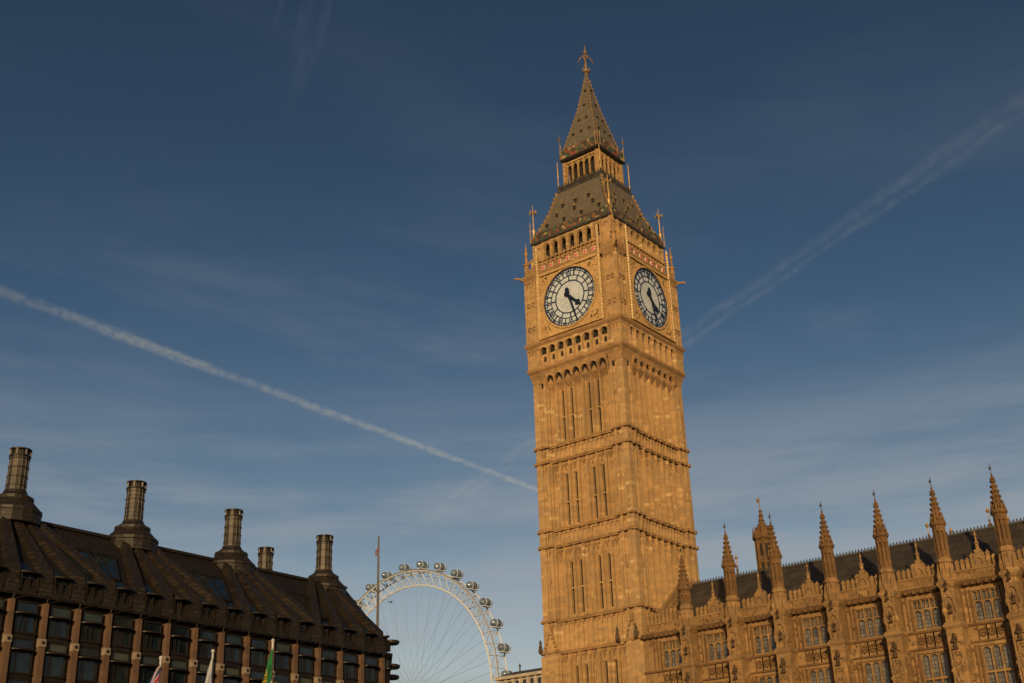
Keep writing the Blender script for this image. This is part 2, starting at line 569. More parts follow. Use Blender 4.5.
# corner piers, three shafts each with hollows between
for s in (-1, 1):
    sh.box(*sorted((s * 4.12, s * 5.51)), 4.96, 5.52, 0, 51.59)
    for cu, wd, dd in ((4.28, 0.13, 5.74), (4.85, 0.09, 5.66), (5.5, 0.256, 5.76)):
        sh.box(*sorted((s * (cu - wd), s * (cu + wd))), 5.0, dd, 0, 51.6)
    # stacked blank traceried panels on the piers
    for z in [43.35, 34.45, 25.4, 15.2]:
        for q in (4.56, 5.1):
            tr.arch_head(s * q - 0.2, s * q + 0.2, z - 0.9, z - 0.1, 5.52, 5.68, z - 0.3)
            tr.arch_head(s * q - 0.2, s * q + 0.2, z - 2.6, z - 1.8, 5.52, 5.66, z - 2.0)
            tr.arch_head(s * q - 0.2, s * q + 0.2, z + 3.6, z + 4.3, 5.52, 5.64, z + 4.1)
# lower stage: slightly stouter piers under gablets
for s in (-1, 1):
    sh.box(*sorted((s * 3.95, s * 5.975)), 5.4, 5.98, 0, 22.2)
for s in (-1, 1):
    sh.prism([(s * 4.0, 22.2), (s * 5.6, 22.2), (s * 4.8, 24.4)], 5.5, 5.95)
    for k in range(5):
        for q in (-1, 1):
            tr.box(s * 4.8 + q * (0.72 - k * 0.16) - 0.09, s * 4.8 + q * (0.72 - k * 0.16) + 0.09, 5.8, 6.08, 22.5 + k * 0.42, 22.72 + k * 0.42)
    tr.box(s * 4.8 - 0.09, s * 4.8 + 0.09, 5.7, 5.95, 24.3, 25.0)
sh.merge(tr, 1)
shw = sh.build('shaft_face', [M['stone'], M['stone_trim']], tower)
core_o = core.build('shaft_core', M['stone'], tower)
# string courses with carved bosses
courses = []
for z in (43.4, 41.75, 34.5, 32.85, 25.4, 22.35, 15.2, 13.55):
    stc = MB(WF)
    stc.box(-4.05, 4.05, 4.98, 5.72, z - 0.12, z + 0.05)
    stc.box(-4.05, 4.05, 4.98, 5.78, z + 0.05, z + 0.13)
    for r in RIBS[1:-1]:
        stc.box(r - 0.14, r + 0.14, 5.5, 5.86, z - 0.16, z + 0.10)
        stc.box(r - 0.08, r + 0.08, 5.6, 5.94, z - 0.05, z + 0.2)
    for s in (-1, 1):
        zz = z + 0.18
        stc.box(*sorted((s * 4.05, s * (5.855 if z > 23 else 6.025))), 4.98, 5.86 if z > 23 else 6.03, zz - 0.12, zz + 0.14)
        for q in (4.1, 4.9, 5.7):
            stc.box(s * q - 0.14, s * q + 0.14, 5.5, 6.0 if z > 23 else 6.12, zz - 0.18, zz + 0.1)
    courses.append(stc.build('string_course', M['stone_trim'], tower))
for o in [shw] + courses:
    for k in (1, 2, 3):
        turned(o, k)
# slit windows (glass)
wp = {}
for (u, s, bot, top) in wins[:16]:
    h = top - bot
    b = MB(WF)
    b.box(u - s, u + s, 4.955, 5.0, bot, top)
    o = b.build('slit_window', M['slit'], tower)
    for k in (1, 2, 3):
        turned(o, k)

# corbelled arches under the clock stage
cb = MB(WF)
for i, u in enumerate(BAYS):
    cb.arch_head(u - PITCH_ / 2, u + PITCH_ / 2, 50.45, 51.75, 5.75, 6.0, 51.4, 5)
    cb.arch_head(u - 0.36, u + 0.36, 50.1, 50.62, 5.32, 5.5, 50.45, 4)
    cb.loft([[(u - w_, 5.2, z), (u + w_, 5.2, z), (u + w_, d_, z), (u - w_, d_, z)] for w_, d_, z in ((0.4, 5.30, 49.6), (0.4, 5.84, 50.35), (0.26, 5.84, 50.62), (0.03, 5.82, 50.98))])
for r in RIBS:
    cb.loft([[(r - 0.09, 5.3, z), (r + 0.09, 5.3, z), (r + 0.09, d_, z), (r - 0.09, d_, z)] for d_, z in ((5.70, 49.4), (5.78, 50.1), (5.92, 50.6), (6.06, 51.2))])
for s in (-1, 1):
    cb.loft([[(s * 4.1, 5.2, z), (s * (w_ - .004), 5.2, z), (s * (w_ - .004), w_, z), (s * 4.1, w_, z)] for w_, z in ((5.76, 50.8), (5.85, 51.4), (6.02, 51.8))])
cb.loft([[(-d_ + .004, 5, z), (d_ - .004, 5, z), (d_ - .004, d_, z), (-d_ + .004, d_, z)] for d_, z in ((5.9, 51.7), (6.02, 52.1))])
cbo = cb.build('corbel_table', M['stone_trim'], tower)

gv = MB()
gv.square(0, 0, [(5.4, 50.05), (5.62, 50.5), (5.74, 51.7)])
gv.build('arch_shade', M['void'], tower)  # near-black block paints the deep shade under the corbel arches
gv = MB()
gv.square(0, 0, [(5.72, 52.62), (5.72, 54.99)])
gv.build('arch_shade', M['void'], tower)  # near-black block stands in for the unlit gallery behind the niches
# clock stage
cs = MB(WF)
c2 = MB()
c2.square(0, 0, [(4.95, 52.1), (4.95, 55.0), (5.55, 55.0), (5.55, 64.0)])
c2.build('clock_stage_core', M['stone'], tower)
for prof in ([(6.0, 52.0), (6.22, 52.25), (6.22, 52.5), (6.05, 52.62)], [(6.1, 54.95), (6.26, 55.12), (6.38, 55.3), (6.32, 55.5), (6.12, 55.56)], [(6.12, 63.2), (6.26, 63.45), (6.36, 63.6), (6.36, 63.78), (6.2, 63.85)]):
    ks = MB()
    ks.square(0, 0, prof)
    ks.build('cornice', M['stone_trim'], tower)
for s in (-1, 1):
    cs.box(*sorted((s * 4.45, s * 6.095)), 5.0, 6.1, 52.55, 63.25)
    for cu, wd in ((4.72, 0.1), (5.3, 0.1), (5.95, 0.13)):
        cs.box(s * cu - wd, s * cu + wd, 6.1, 6.2, 55.6, 63.2)
    for z in (57.6, 60.0):
        for q in (5.02, 5.62):
            cs.lathe(s * q, 0, [(0.01, 0)], 4) if False else None
# arcade of eight niches
NU = [PITCH_ * (k - 3.5) for k in range(8)]
for i, u in enumerate(NU):
    cs.arch_head(u - PITCH_ / 2, u + PITCH_ / 2, 54.0, 54.98, 5.74, 6.12, 54.78, 5)
    cs.box(u - 0.46, u + 0.46, 5.5, 5.86, 52.55, 53.1)
    for q in (-1, 1):
        cs.box(u + q * 0.33 - 0.14, u + q * 0.33 + 0.14, 5.5, 5.84, 53.1, 54.0)
    cs.arch_head(u - 0.19, u + 0.19, 53.45, 54.0, 5.73, 5.84, 53.75)
for k in range(9):
    r = PITCH_ * (k - 4)
    cs.box(r - 0.10, r + 0.10, 4.96, 6.14, 52.55, 54.5)
    cs.box(r - 0.06, r + 0.06, 6.14, 6.2, 52.55, 54.9)

# dial surround: square frame with a round hole
fr = MB(WF)
N_ = 64
Rh, H_, ZC = 3.40, 3.98, 59.5


def sq(t_):
    c_, s_ = math.cos(t_), math.sin(t_)
    k_ = H_ / max(abs(c_), abs(s_))
    return c_ * k_, s_ * k_


for k in range(N_):
    t0, t1 = 2 * PI * k / N_, 2 * PI * (k + 1) / N_
    P = []
    for t_ in (t0, t1):
        P.append((Rh * math.cos(t_), Rh * math.sin(t_)))
        P.append(sq(t_))
    (a0, b0), (a1, b1) = P[0], P[1]
    (a2, b2), (a3, b3) = P[2], P[3]
    fr.prism([(a0, ZC + b0), (a1, ZC + b1), (a3, ZC + b3), (a2, ZC + b2)], 5.5, 6.32)
for k in range(N_):   # round moulding
    t0, t1 = 2 * PI * k / N_, 2 * PI * (k + 1) / N_
    fr.prism([(r_ * math.cos(t_), ZC + r_ * math.sin(t_)) for r_, t_ in ((3.40, t0), (3.62, t0), (3.62, t1), (3.40, t1))], 6.32, 6.42)
for s in (-1, 1):
    fr.box(s * 3.86 - 0.12, s * 3.86 + 0.12, 6.3, 6.46, 55.6, 63.2)
    for q in (-1, 1):     # carved spandrels
        for k in range(14):
            a_, b_ = random.uniform(2.7, 3.7), random.uniform(2.5, 3.6)
            if a_ * a_ + b_ * b_ > 3.8 ** 2:
                fr.box(s * a_ - 0.1, s * a_ + 0.1, 6.32, 6.39, ZC + q * b_ - 0.1, ZC + q * b_ + 0.1)
fr.box(-3.98, 3.98, 5.9, 6.52, 55.5, 55.62)
fr.box(-3.98, 3.98, 5.9, 6.48, 55.62, 55.75)
fr.box(-3.98, 3.98, 5.9, 6.52, 63.0, 63.22)
fro = fr.build('dial_surround', M['gold_stone'], tower)
# beaded gilt columns
gco = []
for s in (-1, 1):
    gc = MB(WF)
    u, d_ = s * 4.12, 6.38
    prof = [(0.13, 55.5)]
    for k in range(31):
        z = 55.6 + k * 0.345
        prof += [(0.10, z), (0.17, z + 0.12), (0.17, z + 0.2), (0.10, z + 0.3)]
    prof += [(0.2, 66.3), (0.04, 66.9)]
    gc.loft([[(u + r_ * math.cos(2 * PI * k / 6), d_ + r_ * math.sin(2 * PI * k / 6), z) for k in range(6)] for r_, z in prof])
    gco.append(gc.build('gilt_column', M['pale_gilt'], tower))
# carved roundels on the corner piers
cr_ = MB(WF)
for s in (-1, 1):
    for z in (57.3, 60.2):
        for q in (5.02, 5.62):
            for k in range(6):
                t_ = 2 * PI * k / 6
                cr_.box(s * q + 0.2 * math.cos(t_) - 0.07, s * q + 0.2 * math.cos(t_) + 0.07, 6.1, 6.2, z + 0.24 * math.sin(t_) - 0.08, z + 0.24 * math.sin(t_) + 0.08)
    for k in range(4):
        cr_.arch_head(s * (4.7 + 0.4 * k) - 0.17, s * (4.7 + 0.4 * k) + 0.17, 62.4, 63.1, 6.1, 6.2, 62.9)
        cr_.arch_head(s * (4.7 + 0.4 * k) - 0.17, s * (4.7 + 0.4 * k) + 0.17, 54.2, 54.9, 6.1, 6.2, 54.7)
cs.merge(cr_, 1)
cso = cs.build('clock_stage_face', [M['stone'], M['stone_trim']], tower)

# dial
dm = MB(WF)
dm.prism([(3.44 * math.cos(2 * PI * k / 64), ZC + 3.44 * math.sin(2 * PI * k / 64)) for k in range(64)], 5.8, 6.2)
dial = dm.build('clock_dial', M['dial'], tower)
bl = MB(WF)


def ring(mb, ra, rb, d0, d1, n=64):
    for k in range(n):
        t0, t1 = 2 * PI * k / n, 2 * PI * (k + 1) / n
        mb.prism([(r_ * math.cos(t_), ZC + r_ * math.sin(t_)) for r_, t_ in ((ra, t0), (rb, t0), (rb, t1), (ra, t1))], d0, d1)


def stroke(mb, p, q, w, d0, d1):
    (a, b), (c, e) = p, q
    l = math.hypot(c - a, e - b)
    nx, ny = -(e - b) / l * w / 2, (c - a) / l * w / 2
    mb.prism([(a + nx, ZC + b + ny), (a - nx, ZC + b - ny), (c - nx, ZC + e - ny), (c + nx, ZC + e + ny)], d0, d1)


ring(bl, 3.26, 3.40, 6.2, 6.30)
ring(bl, 3.0, 3.08, 6.2, 6.25)
ring(bl, 2.42, 2.50, 6.2, 6.26)
ring(bl, 1.82, 1.93, 6.2, 6.26)
for k in range(60):
    t_ = PI / 2 - 2 * PI * k / 60
    stroke(bl, (3.05 * math.cos(t_), 3.05 * math.sin(t_)), (3.32 * math.cos(t_), 3.32 * math.sin(t_)), 0.065 if k % 5 else 0.13, 6.2, 6.25)
for k in range(12):
    t_ = PI / 2 - 2 * PI * (k + 0.0) / 12
    stroke(bl, (1.9 * math.cos(t_), 1.9 * math.sin(t_)), (2.46 * math.cos(t_), 2.46 * math.sin(t_)), 0.12, 6.2, 6.26)
    for e in (-0.5, 0.5):
        t2 = t_ + e * 2 * PI / 12 * 0.93
        stroke(bl, (2.46 * math.cos(t2), 2.46 * math.sin(t2)), (3.3 * math.cos(t2), 3.3 * math.sin(t2)), 0.05, 6.2, 6.25)
trace = bl.build('dial_tracery', M['dial_blue'], dial)
ROM = ['XII', 'I', 'II', 'III', 'IIII', 'V', 'VI', 'VII', 'VIII', 'IX', 'X', 'XI']
WID = {'I': 0.17, 'V': 0.34, 'X': 0.34}
for k, txt in enumerate(ROM):
    t_ = PI / 2 - 2 * PI * k / 12
    er = (math.cos(t_), math.sin(t_))
    et = (math.sin(t_), -math.cos(t_))
    nm = MB(WF)
    tot = sum(WID[c_] for c_ in txt)
    pos = -tot / 2

    def P_(s_, r_):
        return (er[0] * r_ + et[0] * s_, er[1] * r_ + et[1] * s_)
    for c_ in txt:
        w_ = WID[c_]
        a_, b_ = pos + 0.04, pos + w_ - 0.04
        m_ = (a_ + b_) / 2
        if c_ == 'I':
            stroke(nm, P_(m_, 2.55), P_(m_, 2.97), 0.085, 6.2, 6.255)
        elif c_ == 'V':
            stroke(nm, P_(a_, 2.97), P_(m_, 2.55), 0.085, 6.2, 6.255)
            stroke(nm, P_(b_, 2.97), P_(m_, 2.55), 0.065, 6.2, 6.255)
        else:
            stroke(nm, P_(a_, 2.97), P_(b_, 2.55), 0.085, 6.2, 6.255)
            stroke(nm, P_(b_, 2.97), P_(a_, 2.55), 0.065, 6.2, 6.255)
        pos += w_
    nm.build('numeral', M['dial_blue'], dial)


def hand(angle, shape, d0, d1, name):
    t_ = PI / 2 - angle
    er, et = (math.cos(t_), math.sin(t_)), (math.sin(t_), -math.cos(t_))
    mb = MB(WF)
    left = [(er[0] * r_ - et[0] * w_, ZC + er[1] * r_ - et[1] * w_) for r_, w_ in shape]
    right = [(er[0] * r_ + et[0] * w_, ZC + er[1] * r_ + et[1] * w_) for r_, w_ in shape[::-1]]
    mb.prism(left + right, d0, d1)
    mb.build(name, M['hand'], dial)


MINUTE = 27.2
hand(2 * PI * (4 + MINUTE / 60) / 12, [(-0.85, 0.02), (-0.75, 0.24), (-0.45, 0.26), (-0.2, 0.14), (0.1, 0.2), (0.3, 0.15), (1.15, 0.15), (1.3, 0.36), (1.55, 0.3), (1.75, 0.1), (2.0, 0.01)], 6.27, 6.33, 'hour_hand')
hand(2 * PI * MINUTE / 60, [(-1.15, 0.12), (-0.9, 0.26), (-0.5, 0.22), (-0.2, 0.1), (0.1, 0.17), (0.3, 0.1), (1.5, 0.11), (2.5, 0.08), (3.2, 0.02)], 6.34, 6.4, 'minute_hand')
for o in [cbo, cso, fro, dial] + gco:
    for k in (1, 2, 3):
        turned(o, k)

# shields, pierced parapet and belfry
bf = MB(WF)
bfd = MB(WF)
par = MB(WF)
par.box(-4.1, 4.1, 5.9, 6.1, 63.8, 64.45)
par.box(-4.1, 4.1, 5.95, 6.16, 64.42, 64.52)
par.box(-4.1, 4.1, 5.86, 6.16, 65.1, 65.24)
for k in range(15):
    u = -4.06 + k * 0.58
    par.box(u - 0.08, u + 0.08, 5.9, 6.1, 64.52, 65.1)
    par.lathe(u, 6.0, [(0.12, 65.24), (0.14, 65.4), (0.02, 65.62)], 4)
for k in range(14):
    u = -3.77 + k * 0.58
    par.lathe(u, 6.0, [(0.05, 64.62), (0.15, 64.8), (0.05, 64.98)], 4)
par.loft([[(-4.06, 5.32, z), (4.06, 5.32, z), (4.06, 5.36, z), (-4.06, 5.36, z)] for z in (64.5, 65.12)])
paro = par.build('pierced_parapet', M['stone_trim'], tower)
for i, u in enumerate(BAYS):
    bf.arch_head(u - 0.42, u + 0.42, 66.9, 67.95, 4.9, 5.3, 67.5, 5)
    bf.arch_head(u - 0.42, u + 0.42, 67.2, 67.7, 5.3, 5.42, 67.62, 5)
for r in RIBS:
    bf.box(r - 0.15, r + 0.15, 4.9, 5.36, 63.8, 67.95)
    bf.box(r - 0.06, r + 0.06, 5.36, 5.46, 63.8, 67.7)
bf.box(-4.0, 4.0, 4.9, 5.3, 63.8, 65.75)
for s in (-1, 1):
    bf.box(*sorted((s * 4.1, s * 5.245)), 4.6, 5.25, 63.8, 67.95)
    bf.box(*sorted((s * 4.15, s * 5.355)), 5.2, 5.36, 65.0, 65.3)
    bf.arch_head(s * 4.66 - 0.36, s * 4.66 + 0.36, 66.9, 67.6, 5.25, 5.36, 67.4)
    bf.box(s * 5.2 - 0.14, s * 5.2 + 0.14, 5.1, 5.36, 65.2, 67.9)
bfo = bf.build('belfry_arcade', M['stone'], tower)
bv = MB()
bv.square(0, 0, [(4.5, 63.8), (4.5, 68.0)])
bv.build('belfry_interior', M['void'], tower)
for o in (paro, bfo):
    for k in (1, 2, 3):
        turned(o, k)
for i, u in enumerate(BAYS):
    b = MB(WF)
    b.prism([(u - 0.2, 64.4), (u - 0.2, 64.04), (u, 63.84), (u + 0.2, 64.04), (u + 0.2, 64.4)], 6.1, 6.2)
    o = b.build('heraldic_shield', M['white_shield'], tower)
    b = MB(WF)
    b.box(u - 0.06, u + 0.06, 6.2, 6.23, 63.9, 64.38)
    b.box(u - 0.19, u - 0.06, 6.2, 6.228, 64.12, 64.24)
    b.box(u + 0.06, u + 0.19, 6.2, 6.228, 64.12, 64.24)
    b.build('red_cross', M['red_cross'], o)
    for k in (1, 2, 3):
        turned(o, k)

# corner pinnacles with flying arches and gargoyles
for sx in (-1, 1):
    for sy in (-1, 1):
        x, y = sx * 5.9, sy * 5.9
        b = MB()
        b.lathe(x, y, [(0.26, 63.7), (0.26, 65.3), (0.36, 65.35), (0.36, 65.5), (0.18, 65.55), (0.13, 66.6), (0.2, 66.65), (0.03, 68.15)], 8)
        b.tube((x, y, 65.4), (sx * 5.2, sy * 5.2, 66.4), 0.12, 0.1)
        b.tube((x, y, 64.6), (sx * 5.3, sy * 5.3, 64.7), 0.07, 0.07)
        b.box(*sorted((sx * 4.6, sx * 6.05)), *sorted((sy * 5.95, sy * 6.08)), 63.8, 64.7)
        b.box(*sorted((sx * 5.951, sx * 6.081)), *sorted((sy * 4.6, sy * 5.94)), 63.8, 64.7)
        b.build('corner_pinnacle', M['stone_trim'], tower)
        b = MB()
        b.tube((sx * 6.0, sy * 6.0, 63.45), (sx * 6.75, sy * 6.75, 63.75), 0.2, 0.09)
        b.tube((sx * 6.7, sy * 6.7, 63.75), (sx * 6.95, sy * 6.95, 63.65), 0.12, 0.06)
        b.build('gargoyle', M['stone_trim'], tower)

# lower roof
rf = MB()
rf.square(0, 0, [(5.36, 67.9), (5.5, 68.0), (5.52, 68.2), (5.3, 68.25)])
rf.build('eaves', M['dark_iron'], tower)
cr2 = MB(WF)
cr2.loft([[(-d_ + .004, 4.9, z), (d_ - .004, 4.9, z), (d_ - .004, d_, z), (-d_ + .004, d_, z)] for d_, z in ((5.36, 68.2), (5.44, 68.6), (5.34, 69.0))])
for k in range(36):
    u = -5.2 + k * 10.4 / 35
    cr2.loft([[(u - w_, 5.22, z), (u + w_, 5.22, z), (u + w_, 5.36, z), (u - w_, 5.36, z)] for w_, z in ((0.05, 68.95), (0.11, 69.12), (0.02, 69.4))])
cr2o = cr2.build('roof_cresting', M['cresting'], tower)
for k in (1, 2, 3):
    turned(cr2o, k)
LOW = [(5.2, 68.3), (5.0, 69.2), (4.4, 70.7), (3.78, 72.35), (3.24, 74.45), (3.06, 75.0)]
rf = MB()
rf.square(0, 0, LOW)
rf.build('lower_roof', M['iron_roof'], tower)


def wat(prof, z):
    for (w0, z0), (w1, z1) in zip(prof, prof[1:]):
        if z0 <= z <= z1:
            return w0 + (w1 - w0) * (z - z0) / (z1 - z0)
    return prof[-1][0]


def crockets(prof, z0, z1, n, r, name):
    for sx in (-1, 1):
        for sy in (-1, 1):
            b = MB()
            pts = []
            for k in range(n):
                z = z0 + (z1 - z0) * k / (n - 1)
                w_ = wat(prof, z)
                b.lathe(sx * (w_ + 0.02), sy * (w_ + 0.02), [(r * 0.4, z - r), (r, z), (r * 0.8, z + r * 0.6), (r * 0.2, z + r * 1.2)], 6)
                pts.append((sx * w_, sy * w_, z))
            b.path(pts, r * 0.34, 6)
            b.build(name, M['dull_gold'], tower)


crockets(LOW, 69.4, 74.7, 10, 0.25, 'hip_ridge')
dorm = [(70.0, (-3.6, -1.2, 1.2, 3.6)), (71.2, (-2.5, 0, 2.5)), (72.4, (-1.9, -0.1, 1.7))]
for z, us in dorm:
    for u in us:
        w_ = wat(LOW, z)
        b = MB(WF)
        s = 0.2
        b.box(u - s - 0.05, u - s, w_ - 0.9, w_ + 0.16, z - 0.3, z + 0.3)
        b.box(u + s, u + s + 0.05, w_ - 0.9, w_ + 0.16, z - 0.3, z + 0.3)
        b.prism([(u - s - 0.06, z + 0.28), (u + s + 0.06, z + 0.28), (u, z + 0.6)], w_ - 1.0, w_ + 0.16)
        b.box(u - 0.03, u + 0.03, w_ + 0.1, w_ + 0.17, z + 0.7, z + 0.95)
        o = b.build('dormer', M['iron_roof'], tower)
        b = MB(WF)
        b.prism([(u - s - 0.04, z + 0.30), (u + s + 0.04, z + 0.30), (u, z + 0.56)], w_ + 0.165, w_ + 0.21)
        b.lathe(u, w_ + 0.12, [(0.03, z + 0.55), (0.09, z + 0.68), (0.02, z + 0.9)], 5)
        b.build('gablet', M['dull_gold'], o)  # dull gold paints the sunlit front of the hood
        b = MB(WF)
        b.box(u - s, u + s, w_ - 0.8, w_ + 0.05, z - 0.24, z + 0.28)
        b.build('dormer_opening', M['void'], o)
        for k in (1, 2, 3):
            turned(o, k)
# gilt corner finials on the eaves
for sx in (-1, 1):
    for sy in (-1, 1):
        x, y = sx * 5.2, sy * 5.2
        b = MB()
        b.lathe(x, y, [(0.16, 68.2), (0.10, 69.3), (0.19, 69.9), (0.07, 70.2), (0.05, 71.7), (0.12, 71.8), (0.05, 71.95), (0.03, 73.2)], 6)
        for e in ((1, 0), (0, 1)):
            b.tube((x - 0.42 * e[0], y - 0.42 * e[1], 72.25), (x + 0.42 * e[0], y + 0.42 * e[1], 72.25), 0.075, 0.075, 5)
            for s in (-1, 1):
                b.lathe(x + s * 0.42 * e[0], y + s * 0.42 * e[1], [(0.03, 72.1), (0.12, 72.25), (0.03, 72.45)], 5)
        b.lathe(x, y, [(0.02, 72.0), (0.2, 72.2), (0.02, 72.5)], 6)
        b.lathe(x + sx * 0.28, y + sy * 0.28, [(0.06, 68.2), (0.05, 70.6), (0.01, 71.1)], 5)
        b.build('gilt_finial', M['gold'], tower)

# lantern
lb = MB()
lb.square(0, 0, [(2.95, 74.7), (3.12, 74.85), (3.12, 75.12), (2.3, 75.25)])
lb.square(0, 0, [(2.3, 75.2), (2.3, 75.7)])
lb.build('lantern_gallery', M['dark_iron'], tower)
lb = MB()
lb.square(0, 0, [(2.55, 79.15), (2.82, 79.3), (2.84, 79.42), (2.6, 79.48)])
lb.build('lantern_eaves', M['dark_iron'], tower)
rl = MB(WF)
for k in range(17):
    u = -3.0 + k * 0.375
    rl.box(u - 0.075, u + 0.075, 2.94, 3.08, 75.12, 75.6)
    rl.lathe(u, 3.01, [(0.05, 75.55), (0.15, 75.7), (0.02, 76.0)], 4)
    rl.lathe(u + 0.19, 3.0, [(0.03, 75.2), (0.12, 75.32), (0.03, 75.44)], 4) if k < 16 else None
rl.box(-3.065, 3.065, 2.94, 3.07, 75.45, 75.56)
rlo = rl.build('gallery_railing', M['dark_iron'], tower)
lc = MB(WF)
for k in range(6):
    u = -2.0 + 0.8 * k
    lc.box(u - 0.06, u + 0.06, 2.3, 2.46, 75.5, 78.95)
    lc.box(u - 0.04, u + 0.04, 2.48, 2.58, 75.5, 78.9)
for k in range(5):
    u = -1.6 + 0.8 * k
    lc.arch_head(u - 0.33, u + 0.33, 78.0, 78.5, 2.3, 2.46, 78.4)
    lc.box(u - 0.32, u + 0.32, 2.3, 2.46, 78.72, 78.95)
    lc.box(u - 0.03, u + 0.03, 2.3, 2.46, 78.5, 78.72)
    lc.box(u - 0.32, u + 0.32, 2.3, 2.42, 75.5, 75.8)
for s in (-1, 1):
    lc.box(s * 2.4 - 0.13, s * 2.4 + 0.13, 2.24, 2.536, 75.3, 79.0)
    lc.box(s * 2.2 - 0.05, s * 2.2 + 0.05, 2.3, 2.58, 75.3, 79.0)
lco = lc.build('lantern_arcade', M['lantern_gilt'], tower)
li = MB()
li.square(0, 0, [(1.95, 75.3), (1.95, 79.1)])
li.build('lantern_interior', M['void'], tower)
cr3 = MB(WF)
cr3.loft([[(-d_ + .004, 2.2, z), (d_ - .004, 2.2, z), (d_ - .004, d_, z), (-d_ + .004, d_, z)] for d_, z in ((2.74, 79.42), (2.8, 79.9), (2.66, 80.4))])
for k in range(20):
    u = -2.6 + k * 5.2 / 19
    cr3.loft([[(u - w_, 2.56, z), (u + w_, 2.56, z), (u + w_, 2.68, z), (u - w_, 2.68, z)] for w_, z in ((0.06, 80.35), (0.12, 80.52), (0.02, 80.85))])
cr3o = cr3.build('spire_cresting', M['cresting'], tower)
for o in (rlo, lco, cr3o):
    for k in (1, 2, 3):
        turned(o, k)
for sx in (-1, 1):
    for sy in (-1, 1):
        b = MB()
        x, y = sx * 2.98, sy * 2.98
        b.lathe(x, y, [(0.085, 75.1), (0.045, 76.6), (0.07, 77.4), (0.04, 79.0), (0.01, 79.3)], 6)
        b.build('gilt_post', M['gold'], tower)
        b = MB()
        for qx, qy, zt in ((sx * 2.7, sy * 2.7, 83.0), (sx * 2.84, sy * 2.45, 81.5), (sx * 2.45, sy * 2.84, 81.5)):
            b.lathe(qx, qy, [(0.06, 79.4), (0.035, 80.9), (0.06, 81.2), (0.025, 81.4), (0.015, zt)], 6)
        x, y = sx * 2.7, sy * 2.7
        b.lathe(x, y, [(0.02, 82.0), (0.19, 82.2), (0.02, 82.45)], 6)
        b.tube((x - 0.25, y, 82.25), (x + 0.25, y, 82.25), 0.05)
        b.tube((x, y - 0.25, 82.25), (x, y + 0.25, 82.25), 0.05)
        b.build('lantern_finial', M['dull_gold'], tower)
SP = [(2.52, 79.6), (2.46, 80.6), (2.18, 81.7), (1.6, 84.0), (0.98, 86.6), (0.48, 89.3), (0.24, 90.9), (0.17, 92.1)]
sp = MB()
sp.square(0, 0, SP)
sp.build('spire', M['iron_roof'], tower)
crockets(SP, 80.9, 90.9, 18, 0.13, 'spire_ridge')
for z, us in ((82.7, (-1.15, 0, 1.15)), (84.7, (-0.55, 0.55)), (86.9, (0.0,)), (89.2, (0.0,))):
    for u in us:
        w_ = wat(SP, z)
        b = MB(WF)
        s = 0.14
        b.prism([(u - s - 0.06, z + 0.1), (u + s + 0.06, z + 0.1), (u, z + 0.38)], w_ - 0.4, w_ + 0.14)
        b.box(u - s - 0.03, u + s + 0.03, w_ - 0.3, w_ + 0.1, z - 0.22, z - 0.16)
        o = b.build('lucarne', M['iron_roof'], tower)
        b = MB(WF)
        b.box(u - s, u + s, w_ - 0.3, w_ + 0.09, z - 0.16, z + 0.1)
        b.build('lucarne_opening', M['void'], o)
        for k in (1, 2, 3):
            turned(o, k)
fi = MB()
fi.lathe(0, 0, [(0.17, 91.9), (0.2, 92.0), (0.45, 92.2), (0.47, 92.42), (0.2, 92.5), (0.12, 92.7), (0.1, 93.4), (0.17, 93.6), (0.09, 93.8), (0.08, 94.9), (0.22, 95.05), (0.24, 95.3), (0.08, 95.5), (0.03, 96.25)], 8)
for k in range(8):
    t_ = k * PI / 4
    fi.tube((0.44 * math.cos(t_), 0.44 * math.sin(t_), 92.4), (0.52 * math.cos(t_), 0.52 * math.sin(t_), 92.75), 0.05, 0.02, 5)
for k in range(4):
    t_ = k * PI / 2 + PI / 4
    pts = [(q * math.cos(t_), q * math.sin(t_), z) for q, z in ((0.05, 94.0), (0.3, 94.5), (0.58, 94.35), (0.76, 94.0), (0.86, 93.8))]
    fi.path(pts, 0.06, 5)
    fi.lathe(pts[-1][0], pts[-1][1], [(0.03, 93.6), (0.12, 93.75), (0.03, 93.9)], 5)
    fi.lathe(pts[1][0], pts[1][1], [(0.03, 94.5), (0.1, 94.65), (0.02, 94.85)], 5)
fi.build('spire_finial', M['dull_gold'], tower)
# small carved beasts low on the piers
for u in (-5.9, 3.2, 5.3):
    b = MB(WF)
    b.lathe(u, 6.15, [(0.1, 22.4), (0.26, 22.7), (0.2, 23.1), (0.12, 23.3), (0.16, 23.5), (0.05, 23.8)], 6)
    b.tube((u, 5.9, 22.5), (u, 6.4, 22.6), 0.16, 0.12)
    b.build('carved_beast', M['soot'], tower)

